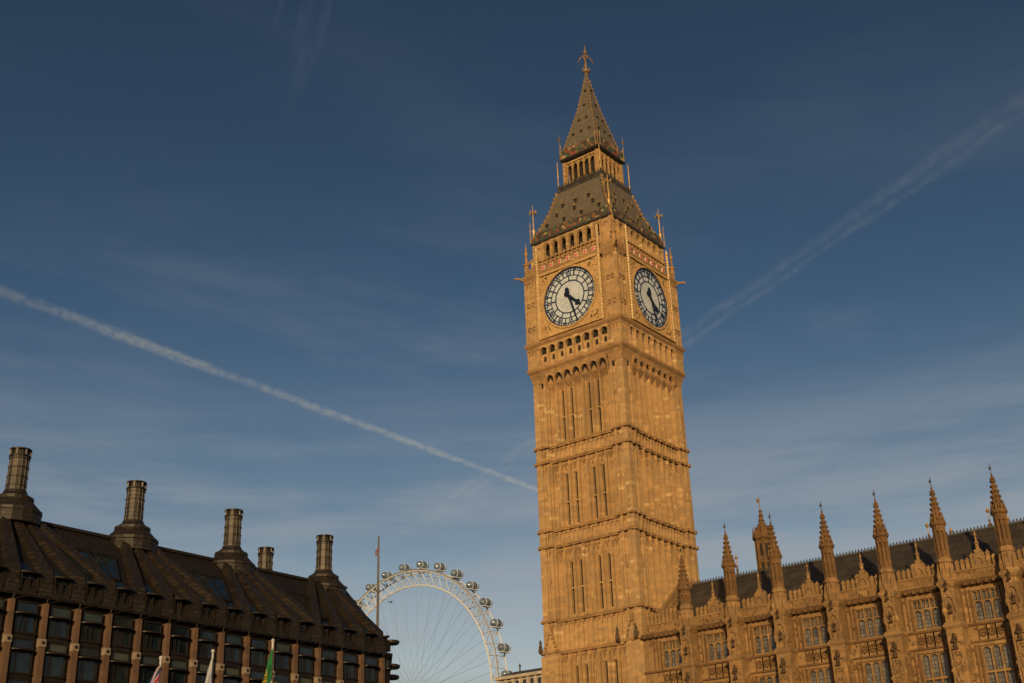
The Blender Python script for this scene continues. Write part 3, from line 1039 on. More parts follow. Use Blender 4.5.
# ------------------------------------------------------------------ palace range
palace = thing('palace_wing', (0, -30, 0), 'long gothic palace range with pinnacles and leaded windows beside the clock tower', 'palace')
BUT = [11.2, 15.95, 20.5, 25.4, 30.25, 35.1, 40.0, 44.9, 49.75, 54.6]
edges = [5.9] + BUT
wall = MB(WF)
trim = MB(WF)
para = MB(WF)
D0, D1 = 5.25, 6.0
ROWS = [(19.32, 21.75, None), (13.2, 17.5, 15.55), (7.0, 11.2, 9.2)]
winpos = []
for a_, b_ in zip(edges, edges[1:]):
    c_ = (a_ + b_) / 2
    if a_ == 5.9: c_ = 8.9
    hw = 1.06
    wall.box(a_, c_ - hw, D0, D1, 0, 22.4)
    wall.box(c_ + hw, b_, D0, D1, 0, 22.4)
    zs = [0, 7.0, 11.2, 13.2, 17.5, 19.32, 21.75, 22.4]
    for k in range(0, 8, 2):
        wall.box(c_ - hw, c_ + hw, D0, D1 - 0.004, zs[k], zs[k + 1])
    for z0, z1, tz in ROWS:
        winpos.append((c_, z0, z1, tz))
        # surround moulding
        for s in (-1, 1):
            trim.box(c_ + s * (hw + 0.09) - 0.08, c_ + s * (hw + 0.09) + 0.08, D1, D1 + 0.10, z0, z1 + 0.1)
    # blank panel ribs either side of the windows
    for s in (-1, 1):
        for q in (0.42, 0.8):
            u = c_ + s * (hw + q)
            if a_ + 0.3 < u < b_ - 0.3:
                trim.box(u - 0.04, u + 0.04, D1, D1 + 0.08, 19.4, 22.0)
                trim.box(u - 0.04, u + 0.04, D1, D1 + 0.08, 13.2, 17.6)
        u = c_ + s * (hw + 0.6)
        if a_ + 0.3 < u < b_ - 0.3:
            for z in (21.9, 17.5, 15.6):
                trim.arch_head(u - 0.17, u + 0.17, z - 0.7, z - 0.1, D1, D1 + 0.09, z - 0.25)
    # strings and quatrefoil band
    trim.box(a_, b_, D1 - 0.2, D1 + 0.16, 19.08, 19.26)
    trim.box(a_, b_, D1 - 0.2, D1 + 0.12, 17.78, 17.92)
    trim.box(a_, b_, D1 - 0.2, D1 + 0.16, 12.6, 12.8)
    nq = 3
    for k in range(nq):
        u = c_ + (k - 1) * 0.68
        for t_ in range(8):
            an = t_ * PI / 4
            trim.box(u + 0.22 * math.cos(an) - 0.07, u + 0.22 * math.cos(an) + 0.07, D1, D1 + 0.11, 18.5 + 0.27 * math.sin(an) - 0.07, 18.5 + 0.27 * math.sin(an) + 0.07)
        trim.lathe(u, D1 + 0.02, [(0.02, 18.4), (0.1, 18.5), (0.02, 18.6)], 5)
        for s in (-1, 1):
            trim.box(u + s * 0.34 - 0.03, u + s * 0.34 + 0.03, D1, D1 + 0.08, 17.95, 19.05)
    for k in range(120):
        u, z = random.uniform(a_ + 0.6, b_ - 0.6), random.uniform(12.6, 23.4)
        if z < 22.4 and abs(u - c_) < hw + 0.18 and not (17.6 < z < 19.2): continue
        w_, h_ = random.uniform(0.03, 0.08), random.uniform(0.04, 0.14)
        trim.box(u - w_, u + w_, 5.95, 6.0 + random.uniform(0.03, 0.10), z - h_, z + h_)
    # weathered cornice over the windows
    trim.loft([[(a_, D0, z), (b_, D0, z), (b_, d_, z), (a_, d_, z)] for d_, z in ((6.04, 22.1), (6.34, 22.3), (6.40, 22.5), (6.2, 22.62))])
    x0 = a_ + 0.5
    while x0 < b_ - 0.3:
        trim.box(x0 - 0.12, x0 + 0.12, 6.1, 6.5, 22.16, 22.46)
        x0 += random.uniform(0.45, 0.7)
    # parapet: solid base, battlements rising to a gablet in mid bay
    para.box(a_, b_, 5.62, 5.98, 22.5, 23.45)
    u = a_ + 0.66
    while u < b_ - 0.5:
        t_ = abs(u - c_)
        top = 24.05 + (0.35 if t_ < 0.75 else 0.0) + 0.08 * random.random()
        para.box(u - 0.13, u + 0.13, 5.68, 5.94, 23.45, top)
        para.loft([[(u - w_, 5.81 - w_ * 0.8, z), (u + w_, 5.81 - w_ * 0.8, z), (u + w_, 5.81 + w_ * 0.8, z), (u - w_, 5.81 + w_ * 0.8, z)] for w_, z in ((0.17, top), (0.17, top + 0.06), (0.03, top + 0.30))])
        u += 0.42
    for k in range(int((b_ - a_ - 1.0) / 0.21)):      # sunk panels on the parapet
        u = a_ + 0.6 + 0.21 * k
        para.box(u - 0.025, u + 0.025, 5.98, 6.05, 22.62, 23.35)
    para.box(a_ + 0.4, b_ - 0.4, 5.6, 6.06, 23.38, 23.5)
    if a_ > 8:
        para.prism([(c_ - 0.62, 23.4), (c_ + 0.62, 23.4), (c_ + 0.42, 24.3), (c_, 25.0), (c_ - 0.42, 24.3)], 5.64, 5.97)
        para.arch_head(c_ - 0.3, c_ + 0.3, 23.7, 24.45, 5.97, 6.08, 24.2)
        for s_ in (-1, 1):
            for k in range(4):
                para.box(c_ + s_ * (0.60 - 0.14 * k) - 0.07, c_ + s_ * (0.60 - 0.14 * k) + 0.07, 5.7, 5.93, 23.9 + 0.27 * k, 24.1 + 0.27 * k)
        para.lathe(c_, 5.8, [(0.17, 24.4), (0.14, 25.35), (0.22, 25.4), (0.08, 25.6), (0.06, 26.0), (0.13, 26.05), (0.02, 26.45)], 6)
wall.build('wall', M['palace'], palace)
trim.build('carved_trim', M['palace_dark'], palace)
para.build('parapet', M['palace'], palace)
# windows: one of each kind, then copies
kinds = {}
for c_, z0, z1, tz in winpos:
    key = (z0, z1)
    if key not in kinds:
        hw = 1.06
        f = MB(WF)
        cc = 8.9
        LW = 2 * hw / 3
        head = z1 - 0.75 if tz is None else z1
        for k in range(3):
            l0, l1 = cc - hw + k * LW, cc - hw + (k + 1) * LW
            f.arch_head(l0, l1, head - 0.55, head if tz is None else z1, 5.66, 5.86, head - 0.08, 5)
            if tz is None:
                m_ = (l0 + l1) / 2
                for e0, e1 in ((l0, m_), (m_, l1)):
                    f.arch_head(e0, e1, z1 - 0.32, z1, 5.67, 5.85, z1 - 0.06, 4)
                f.box(m_ - 0.035, m_ + 0.035, 5.67, 5.85, head, z1 - 0.1)
        for k in range(4):
            u = cc - hw + k * LW
            f.box(u - 0.048, u + 0.048, 5.64, 5.90, z0, z1)
        f.box(cc - hw, cc + hw, 5.5, 5.97, z0, z0 + 0.1)
        if tz:
            f.box(cc - hw, cc + hw, 5.65, 5.88, tz - 0.09, tz + 0.09)
        w_ = f.build('window', M['palace'], palace)
        gl = MB(WF)
        gl.box(cc - hw, cc + hw, 5.61, 5.65, z0 + 0.02, z1)
        gl.build('leaded_pane', M['lead_glass'], w_)
        kinds[key] = w_
    else:
        o = copy_tree(kinds[key], palace)
        o.location.y -= c_ - 8.9
# buttresses with their pinnacles
def buttress_mesh(u, tall):
    b = MB(WF)
    b.box(u - 0.60, u + 0.60, 6.0, 7.40, 0, 19.1)
    b.loft([[(u - w_, 5.9, z), (u + w_, 5.9, z), (u + w_, d_, z), (u - w_, d_, z)] for w_, d_, z in ((0.62, 7.42, 18.85), (0.74, 7.56, 19.05), (0.74, 7.56, 19.15), (0.5, 7.28, 19.5))])
    b.box(u - 0.50, u + 0.50, 6.0, 7.28, 19.2, 22.2)
    b.loft([[(u - w_, 5.9, z), (u + w_, 5.9, z), (u + w_, d_, z), (u - w_, d_, z)] for w_, d_, z in ((0.52, 7.30, 22.0), (0.72, 7.48, 22.3), (0.72, 7.48, 22.45), (0.5, 7.18, 22.75))])
    b.lathe(u, 6.75, [(0.54, 22.5), (0.50, 24.0), (0.64, 24.12), (0.66, 24.3), (0.50, 24.5)], 8, PI / 8)
    for k in range(8):
        t_ = k * PI / 4 + PI / 8
        b.lathe(u + 0.53 * math.cos(t_), 6.75 + 0.53 * math.sin(t_), [(0.10, 22.6), (0.09, 23.9), (0.03, 24.1)], 5)
        b.lathe(u + 0.5 * math.cos(t_ + PI / 8), 6.75 + 0.5 * math.sin(t_ + PI / 8), [(0.13, 22.6), (0.10, 22.95), (0.05, 23.05)], 4)
    for s in (-1, 1):     # corner shafts with little finials
        b.box(u + s * 0.52 - 0.09, u + s * 0.52 + 0.09, 7.28, 7.30, 13.0, 18.9)
        b.box(u + s * 0.42 - 0.07, u + s * 0.42 + 0.07, 7.18, 7.38, 19.4, 22.0)
        for z in (20.2, 16.2):
            b.lathe(u + s * 0.5, 7.38, [(0.05, z - 0.3), (0.15, z), (0.12, z + 0.15), (0.02, z + 0.5)], 5)
        b.lathe(u + s * 0.5, 7.13, [(0.1, 22.5), (0.15, 23.0), (0.13, 23.2), (0.02, 23.8)], 5)
    b.lathe(u, 7.28, [(0.16, 22.6), (0.2, 23.1), (0.14, 23.3), (0.02, 24.0)], 6)
    for z in (21.6, 17.38, 15.2):
        dd = 7.28 if z > 19 else 7.40
        b.arch_head(u - 0.34, u + 0.34, z - 0.8, z, dd, dd + 0.16, z - 0.25)
        b.lathe(u, dd + 0.05, [(0.02, z + 0.55), (0.09, z + 0.3), (0.2, z - 0.1), (0.04, z - 0.2)], 6)
        for e in (-1, 1):
            b.box(u + e * 0.2 - 0.03, u + e * 0.2 + 0.03, dd, dd + 0.12, z - 2.0, z - 0.7)
    rg = random.Random(11)
    for k in range(150):      # weathered carving: leaves, bosses and cusps
        z = rg.uniform(12.5, 22.3)
        dd = 7.28 if z > 19.2 else 7.40
        w_, h_ = rg.uniform(0.03, 0.09), rg.uniform(0.03, 0.16)
        if rg.random() < 0.6:
            q = u + rg.uniform(-0.5, 0.5)
            b.box(q - w_, q + w_, dd - 0.02, dd + rg.uniform(0.04, 0.17), z - h_, z + h_)
        else:
            sd_ = rg.choice((-1, 1))
            xx = u + sd_ * (0.5 if z > 19.2 else 0.6)
            q = rg.uniform(6.2, 7.4)
            b.box(xx - 0.10, xx + 0.10, q - w_, q + w_, z - h_, z + h_)
    return b


def pinnacle_mesh(u, lift):
    b = MB(WF)
    z0 = 24.45
    b.lathe(u, 6.75, [(0.30, z0), (0.30, 27.3 - lift)], 8, PI / 8)
    for k in range(8):
        t_ = k * PI / 4 + PI / 8
        b.lathe(u + 0.42 * math.cos(t_), 6.75 + 0.42 * math.sin(t_), [(0.10, z0), (0.10, 27.2 - lift)], 5)
        t2 = t_ + PI / 8
        b.lathe(u + 0.36 * math.cos(t2), 6.75 + 0.36 * math.sin(t2), [(0.16, 26.6 - lift), (0.18, 27.1 - lift)], 4)
        b.lathe(u + 0.33 * math.cos(t2), 6.75 + 0.33 * math.sin(t2), [(0.13, z0), (0.13, z0 + 0.5)], 4)
        # gablets and their finials
        b.lathe(u + 0.5 * math.cos(t2), 6.75 + 0.5 * math.sin(t2), [(0.17, 27.1 - lift), (0.14, 27.4 - lift), (0.03, 27.95 - lift)], 4)
    b.lathe(u, 6.75, [(0.5, 27.05 - lift), (0.66, 27.2 - lift), (0.66, 27.35 - lift), (0.46, 27.45 - lift)], 8, PI / 8)
    zb, zt = 27.4 - lift, 30.0 - lift
    b.lathe(u, 6.75, [(0.46, zb), (0.06, zt)], 8, PI / 8)
    for j in range(6):
        z = zb + 0.25 + j * 0.42
        r_ = 0.46 + (0.06 - 0.46) * (z - zb) / (zt - zb)
        for k in range(8):
            t_ = k * PI / 4 + PI / 8
            b.lathe(u + (r_ + 0.05) * math.cos(t_), 6.75 + (r_ + 0.05) * math.sin(t_), [(0.03, z - 0.1), (0.115, z), (0.03, z + 0.16)], 4)
    b.lathe(u, 6.75, [(0.05, zt - 0.2), (0.2, zt - 0.08), (0.2, zt + 0.04), (0.06, zt + 0.15), (0.1, zt + 0.28), (0.04, zt + 0.4)], 6)
    return b


def vane_mesh(u, lift):
    b = MB(WF)
    b.lathe(u, 6.75, [(0.03, 30.2 - lift), (0.025, 31.2 - lift)], 5)
    b.prism([(u - 0.12, 30.72 - lift), (u + 0.06, 30.74 - lift), (u + 0.06, 31.0 - lift), (u - 0.12, 30.93 - lift)], 6.73, 6.77)
    return b


def statues(u, parent):
    for z, d_, s_ in ((17.6, 7.58, 0.7), (22.05, 7.48, 0.45), (20.25, 7.42, 0.45), (13.4, 7.58, 0.7)):
        b = MB(WF)
        b.lathe(u, d_, [(0.22 * s_, z - 0.35 * s_), (0.24 * s_, z), (0.15 * s_, z + 0.1), (0.2 * s_, z + 0.5 * s_), (0.24 * s_, z + 0.85 * s_), (0.1 * s_, z + 1.0 * s_), (0.12 * s_, z + 1.15 * s_), (0.04, z + 1.3 * s_)], 7)
        b.box(u - 0.26 * s_, u + 0.26 * s_, d_ - 0.3, d_ + 0.22, z - 0.5 * s_, z - 0.33 * s_)
        b.box(u - 0.34 * s_, u - 0.1 * s_, d_ - 0.1, d_ + 0.12, z + 0.3 * s_, z + 0.62 * s_)
        b.box(u + 0.08 * s_, u + 0.3 * s_, d_ - 0.05, d_ + 0.2, z + 0.5 * s_, z + 0.9 * s_)
        b.build('statue', M['statue'], parent)


b0 = buttress_mesh(BUT[1], 0).build('buttress', M['palace'], palace)
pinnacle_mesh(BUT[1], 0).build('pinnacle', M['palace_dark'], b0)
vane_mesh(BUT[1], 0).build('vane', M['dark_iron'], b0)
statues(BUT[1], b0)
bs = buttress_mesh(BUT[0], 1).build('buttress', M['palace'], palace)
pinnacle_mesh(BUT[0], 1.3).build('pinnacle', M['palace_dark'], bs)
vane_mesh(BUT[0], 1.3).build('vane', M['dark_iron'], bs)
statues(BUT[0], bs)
for u in BUT[2:]:
    o = copy_tree(b0, palace)
    o.location.y -= u - BUT[1]
# roof with cresting
RX, RZ = 1.0, 28.1
r = MB()
r.prism([(-5.6, 22.6), (RX, RZ), (RX + 6.6, 22.6)], -60, -6.2) if False else None
r.loft([[(-5.6, y, 22.9), (RX, y, RZ), (RX + 6.6, y, 22.9), (RX + 6.6, y, 21), (-5.6, y, 21)] for y in (-60, -5.9)])
roof = r.build('roof', M['slate'], palace)
c = MB()
c.box(RX - 0.12, RX + 0.12, -60, -5.9, RZ - 0.06, RZ + 0.1)
y = -59.8
while y < -6:
    c.box(RX - 0.025, RX + 0.025, y - 0.03, y + 0.03, RZ + 0.1, RZ + 0.30)
    c.lathe(RX, y, [(0.02, RZ + 0.2), (0.08, RZ + 0.28), (0.02, RZ + 0.40)], 4)
    y += 0.30
c.box(RX - 0.02, RX + 0.02, -60, -5.9, RZ + 0.16, RZ + 0.20)
c.build('ridge_cresting', M['dark_iron'], roof)
# sloping coping and iron roof ladder beside the tower
c = MB()
for yy, w_ in ((-6.3, 0.2), (-7.15, 0.07), (-7.75, 0.07)):
    lift = 0.30 if w_ > 0.1 else 0.42
    c.loft([[(x_, yy - w_, z_ - 0.1), (x_, yy + w_, z_ - 0.1), (x_, yy + w_, z_ + lift), (x_, yy - w_, z_ + lift)] for x_, z_ in ((-5.7, 22.9), (RX - 0.3, RZ))])
c.build('sloping_coping', M['palace'], palace)
c = MB()
for k in range(16):
    q = k / 15
    c.box(-5.4 + 6 * q - 0.05, -5.4 + 6 * q + 0.05, -7.7, -7.2, 23.2 + 4.7 * q + 0.1, 23.2 + 4.7 * q + 0.2)
c.build('roof_ladder', M['dark_iron'], palace)
# turret and pinnacles that rise from behind the ridge
def rear_turret(x, y, zc, zt, rad, name, gold=True):
    b = MB()
    b.lathe(x, y, [(rad * 0.8, 21), (rad * 0.8, zc - 0.2)], 8, PI / 8)
    for k in range(8):
        t_ = k * PI / 4 + PI / 8
        b.lathe(x + rad * 0.85 * math.cos(t_), y + rad * 0.85 * math.sin(t_), [(rad * 0.16, 21), (rad * 0.16, zc - 0.1)], 5)
        b.lathe(x + rad * math.cos(t_), y + rad * math.sin(t_), [(rad * 0.2, zc), (rad * 0.04, zc + rad * 1.2)], 4)
    b.lathe(x, y, [(rad * 0.9, zc - 0.3), (rad * 1.15, zc - 0.1), (rad * 1.15, zc + 0.15), (rad * 0.95, zc + 0.25)], 8, PI / 8)
    zs = zc + (zt - zc) * 0.68
    b.lathe(x, y, [(rad * 0.95, zc + 0.2), (rad * 0.7, zc + (zs - zc) * 0.35), (rad * 0.3, zc + (zs - zc) * 0.55), (rad * 0.12, zs)], 8, PI / 8)
    for q in (0.45, 0.6, 0.78, 0.95):
        z = zc + (zs - zc) * q
        b.lathe(x, y, [(0.06, z - 0.12), (rad * (0.75 - 0.55 * q), z), (0.06, z + 0.14)], 6)
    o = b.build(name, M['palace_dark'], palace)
    if rad > 0.8:
        for k in range(8):
            t_ = k * PI / 4
            for z0, z1 in ((zc - 1.9, zc - 0.7), (zc - 4.2, zc - 2.6)):
                e = MB()
                ex, ey = math.cos(t_), math.sin(t_)
                r1, r2, hwid = rad * 0.6, rad * 0.775, 0.12
                e.loft([[(x + ex * r1 - ey * hwid, y + ey * r1 + ex * hwid, z), (x + ex * r2 - ey * hwid, y + ey * r2 + ex * hwid, z), (x + ex * r2 + ey * hwid, y + ey * r2 - ex * hwid, z), (x + ex * r1 + ey * hwid, y + ey * r1 - ex * hwid, z)] for z in (z0, z1)])
                e.build('turret_opening', M['void'], o)
    v_ = MB()
    v_.lathe(x, y, [(0.05, zs), (0.035, zt)], 5)
    if gold:
        v_.lathe(x, y, [(0.03, zt - 0.5), (0.2, zt - 0.3), (0.03, zt)], 6)
    else:
        v_.box(x - 0.03, x + 0.03, y - 0.02, y + 0.3, zt - 0.6, zt - 0.2)
    v_.build('vane', M['gold'] if gold else M['dull_gold'], o)


rear_turret(8, -12.3, 33.25, 37.6, 0.95, 'stair_turret', False)
for y, zt in ((-9.0, 32.1), (-29.1, 31.5), (-34.8, 31.75), (-31.2, 30.6), (-36.4, 30.7)):
    rear_turret(8, y, zt - 3.4, zt, 0.5 if zt > 31 else 0.3, 'rear_pinnacle')

# ------------------------------------------------------------------ office building on the left
YO, ZE = 40.0, 28.4
BAY = 3.53
office = thing('office_building', (-20, 60, 0), 'dark bronze roofed office building with reddish stone piers and round chimneys', 'building')
PIERS = [-43.0 + BAY * i for i in range(-5, 15)]
XW, XE = PIERS[0] - 1.2, 7.6
FX, FY = 30.0, 62.6
plan = [(XW, YO + 0.6), (XE, YO + 0.6), (FX, FY), (FX, 92), (XW, 92)]
w = MB()
w.loft([[(x, y, z) for x, y in plan] for z in (0, ZE)])
w.build('wall', M['bronze'], office)
for i, x in enumerate(PIERS):
    b = MB()
    b.loft([[(x - h_, YO - 0.48, z), (x + h_, YO - 0.48, z), (x + h_, YO + 0.62, z), (x - h_, YO + 0.62, z)] for h_, z in ((0.36, 0), (0.29, 23.8))])
    b.loft([[(x - h_, YO - 0.42, z), (x + h_, YO - 0.42, z), (x + h_, YO + 0.62, z), (x - h_, YO + 0.62, z)] for h_, z in ((0.25, 24.5), (0.22, 27.85))])
    p = b.build('pier', M['sandstone_pier'], office)
    b = MB()
    b.box(x - 0.31, x + 0.31, YO - 0.54, YO + 0.5, 23.8, 24.5)
    blk = b.build('granite_block', M['pier_block'], p)
    b = MB()
    b.loft([[(x + r_ * math.cos(k * PI / 6), yy, 24.15 + r_ * math.sin(k * PI / 6)) for k in range(12)] for r_, yy in ((0.17, YO - 0.46), (0.17, YO - 0.58), (0.08, YO - 0.6))])
    b.build('tie_boss', M['bronze'], p)
win = None
rng = random.Random(3)
for i, (xa, xb) in enumerate(zip(PIERS, PIERS[1:] + [XE + 0.9])):
    x0, x1 = xa + 0.34, xb - 0.34
    xm, hw = (x0 + x1) / 2, (x1 - x0) / 2
    for s_, (z0, z1) in enumerate(((25.0, 27.7), (21.3, 24.4), (17.9, 20.8))):
        off = (0, 0.0, 0)
        b = MB()
        h2 = hw - 0.42
        yy = YO - 0.1
        # projecting oriel frame
        b.box(xm - h2 - 0.14, xm - h2, yy, YO + 0.62, z0, z1)
        b.box(xm + h2, xm + h2 + 0.14, yy, YO + 0.62, z0, z1)
        b.box(xm - h2 - 0.14, xm + h2 + 0.14, yy - 0.02, YO + 0.62, z1, z1 + 0.14)
        b.box(xm - h2 - 0.18, xm + h2 + 0.18, yy - 0.1, YO + 0.62, z0 - 0.18, z0)
        b.box(xm - h2 - 0.1, xm + h2 + 0.1, yy + 0.05, YO + 0.62, z0 - 0.75, z0 - 0.18)
        zt = z1 - (0.85 if s_ != 1 else 0.9)
        b.box(xm - h2, xm + h2, yy - 0.02, yy + 0.2, zt - 0.07, zt + 0.07)
        if s_ != 1:
            b.box(xm - 0.035, xm + 0.035, yy, yy + 0.12, z0, zt)
        b.box(xm - h2 * 0.5 - 0.03, xm - h2 * 0.5 + 0.03, yy + 0.02, yy + 0.12, z0, zt)
        wd = b.build('window', M['bronze_mid'], office)
        b = MB()
        ta, tb, tcz = rng.uniform(-0.035, 0.035), rng.uniform(-0.035, 0.035), rng.uniform(-0.06, 0.06)
        b.loft([[(xm - h2, yy + 0.13 + ta + o_, z), (xm + h2, yy + 0.13 + tb + o_, z), (xm + h2, yy + 0.18 + tb + o_, z), (xm - h2, yy + 0.18 + ta + o_, z)] for z, o_ in ((z0, 0.07 + tcz), (zt - 0.07, 0.07))])
        b.build('pane', M['blue_glass'], wd)
        b = MB()
        b.box(xm - h2, xm + h2, yy + 0.1, yy + 0.16, zt + 0.07, z1)
        b.build('upper_pane', M['blind'] if (s_ == 1 and rng.random() < 0.22) else M['blind_grey'] if (s_ == 1 and rng.random() < 0.5) else M['blue_glass'] if rng.random() < 0.85 else M['blind_grey'], wd)
        # light shelf sweeping out to the pier
        b = MB()
        pts = [(xm - hw, YO + 0.5)]
        for k in range(9):
            t_ = k / 8
            pts.append((xm - hw + 2 * hw * t_, YO - 0.1 - 0.72 * math.sin(PI * t_) ** 0.6))
        pts.append((xm + hw, YO + 0.5))
        b.loft([[(px, py, z) for px, py in pts] for z in (zt - 0.24, zt - 0.14)])
        b.build('light_shelf', M['bronze'], office)
# eaves gutter and struts
b = MB()
b.loft([[(XW, YO - 0.5, z), (XE + 0.3, YO - 0.5, z), (FX + 0.6, FY - 0.4, z), (FX + 0.6, 93, z), (XW, 93, z)] for z in (ZE - 0.12, ZE + 0.08)])
b.box(XW, XE + 0.2, YO - 0.56, YO - 0.44, ZE + 0.0, ZE + 0.16)
for x in PIERS:
    b.tube((x, YO - 0.3, 27.7), (x, YO - 0.45, ZE), 0.09)
    b.tube((x, YO - 0.3, 27.85), (x + 1.5, YO - 0.5, ZE - 0.05), 0.05)
b.build('eaves', M['bronze'], office)
# rounded ledges that show past the far corner
for z, q, rad in ((27.2, 1.9, 1.1), (25.9, 1.5, 1.0), (30.2, 1.4, 1.0)):
    cx, cy = XE + 2.3, YO + 1.9
    b = MB()
    b.lathe(cx + 0.1, cy - 0.2, [(rad * 0.85, z), (rad, z + 0.15), (rad, z + 0.4), (rad * 0.8, z + 0.5)], 16)
    b.build('corner_ledge', M['bronze'], office)
# roof planes
YR, ZR = 50.0, 38.65
PR = [(0.0, ZE + 0.06), (0.75, 30.8), (YR - YO, ZR)]
XR0, XR1 = -70.0, 9.6


def roof_y(z):
    for (y0, z0), (y1, z1) in zip(PR, PR[1:]):
        if z0 <= z <= z1:
            return YO + y0 + (y1 - y0) * (z - z0) / (z1 - z0)
    return YR


r = MB()


def quad(mb, pts):
    mb.face([mb.pt(*p) for p in pts])


e0 = (XW, YO + PR[0][0], PR[0][1]); e1 = (XE, YO, PR[0][1])
m0 = (XW, YO + PR[1][0], PR[1][1]); m1 = (XE - 0.1, YO + PR[1][0], PR[1][1])
t0 = (XW, YR, ZR); t1 = (XR1, YR, ZR)
f0 = (FX, FY, PR[0][1]); f1 = (FX - 0.8, FY + 0.1, PR[1][1]); ft = (XR1 + 12, 62, ZR - 0.6)
quad(r, [e0, e1, m1, m0]); quad(r, [m0, m1, t1, t0])
quad(r, [e1, f0, f1, m1]); quad(r, [m1, f1, ft, t1])
bk = [(XW, 62, ZR - 0.6), (XW, 92, ZE), (FX, 92, ZE)]
quad(r, [t0, t1, ft, bk[0]]); quad(r, [bk[0], ft, bk[2], bk[1]]); quad(r, [ft, f1, f0, bk[2]])
quad(r, [e0, m0, t0, bk[0], bk[1]])
quad(r, [e0, bk[1], bk[2], f0, e1])
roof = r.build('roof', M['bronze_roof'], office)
CH = [-38.5, -23.8, -9.55, 5.75]
CHALL = [-53.0] + CH
# ducts that climb from the piers and gather at the chimneys
du = MB()


def rib(x_e, x_t, w_e, w_t, zt, hgt=0.42):
    pts = []
    for z, fr_ in ((ZE + 0.12, 0.0), (30.8, 0.12), (zt, 1.0)):
        x = x_e + (x_t - x_e) * max(0, (fr_ - 0.12)) / 0.88
        wd = w_e + (w_t - w_e) * fr_
        pts.append((x, roof_y(z), z, wd))
    du.loft([[(x - wd / 2, y + 0.1, z), (x + wd / 2, y + 0.1, z), (x + wd / 2 * 0.96, y - h_ * 0.62, z + h_ * 0.7), (x - wd / 2 * 0.96, y - h_ * 0.62, z + h_ * 0.7)] for (x, y, z, wd), h_ in zip(pts, (0.12, hgt * 0.8, hgt))])


for ch in CHALL:
    near = sorted(PIERS, key=lambda q: abs(q - ch))[:4]
    for q in near:
        rib(q, ch + (q - ch) * 0.34, 1.45, 0.85, 37.9, 0.80 + 0.08 * abs(q - ch) / 5)
    rib(ch, ch, 0.3, 0.35, 37.9, 0.5)
duo = du.build('duct', M['bronze_tile'], office)
b = MB()
b.box(XW, XR1, YR - 0.5, YR + 0.5, ZR - 0.15, ZR + 0.16)
b.build('ridge_cap', M['bronze_tile'], roof)
# dormers along the eaves
for i, (xa, xb) in enumerate(zip(PIERS, PIERS[1:] + [XE + 0.4])):
    xm = (xa + xb) / 2
    hw = min(0.95, (xb - xa) / 2 - 0.4)
    b = MB()
    y0 = YO + 0.1
    b.box(xm - hw, xm - hw + 0.12, y0, YO + 2.0, ZE + 0.4, 30.55)
    b.box(xm + hw - 0.12, xm + hw, y0, YO + 2.0, ZE + 0.4, 30.55)
    b.box(xm - hw, xm + hw, y0, YO + 1.0, ZE + 0.25, ZE + 0.6)
    b.box(xm - 0.04, xm + 0.04, y0 + 0.05, y0 + 0.2, ZE + 0.6, 30.5)
    pts = [(xm - hw - 0.15, YO + 1.6)] + [(xm - hw - 0.15 + (2 * hw + 0.3) * k / 6, YO - 0.1 - 0.4 * math.sin(PI * k / 6)) for k in range(7)] + [(xm + hw + 0.15, YO + 1.6)]
    b.loft([[(px, py, z) for px, py in pts] for z in (30.55, 30.7)])
    # bands of vertical slats beside it
    for s in (-1, 1):
        for k in range(3):
            u = xm + s * (hw + 0.22 + 0.16 * k)
            b.box(u - 0.04, u + 0.04, YO + 0.12, YO + 0.5, ZE + 0.5, 30.2)
    o = b.build('dormer', M['bronze'], office)
    g_ = MB()
    g_.box(xm - hw + 0.12, xm + hw - 0.12, y0 + 0.45, y0 + 0.5, ZE + 0.6, 30.5)
    g_.build('pane', M['blue_glass'], o)
    # sloping glazing just above the dormer
    g_ = MB()
    za, zb = 30.95, 31.9
    ya, yb = roof_y(za) - 0.1, roof_y(zb) - 0.1
    g_.loft([[(xm - q, y, z), (xm + q, y, z), (xm + q, y + 0.12, z - 0.1), (xm - q, y + 0.12, z - 0.1)] for q, y, z in ((hw * 0.8, ya, za), (hw * 0.5, yb, zb))])
    g_.build('rooflight', M['blue_glass'], o)
# large rooflights between the fans
for j, (ca, cbx) in enumerate(zip(CHALL, CHALL[1:])):
    xm = (ca + cbx) / 2 - 0.9
    zb, zt = 31.9, 35.4
    fr_ = MB()
    gl = MB()
    yb, yt = roof_y(zb) - 0.42, roof_y(zt) - 0.42
    hb, ht = 1.6, 3.5
    gl.loft([[(xm - q, y, z), (xm + q, y, z), (xm + q, y + 0.6, z - 0.1), (xm - q, y + 0.6, z - 0.1)] for q, y, z in ((hb, yb, zb), (ht, yt, zt))])
    for k in range(5):
        q = -1 + k * 0.5
        fr_.tube((xm + q * hb, yb - 0.06, zb), (xm + q * ht, yt - 0.06, zt), 0.08, 0.08, 4)
    fr_.tube((xm - hb, yb, zb), (xm + hb, yb, zb), 0.14, 0.14, 4)
    fr_.tube((xm - ht, yt, zt), (xm + ht, yt, zt), 0.14, 0.14, 4)
    o = fr_.build('rooflight_frame', M['bronze_mid'], office)
    gl.build('pane', M['blue_glass'] if j < 3 else M['bronze_mid'], o)
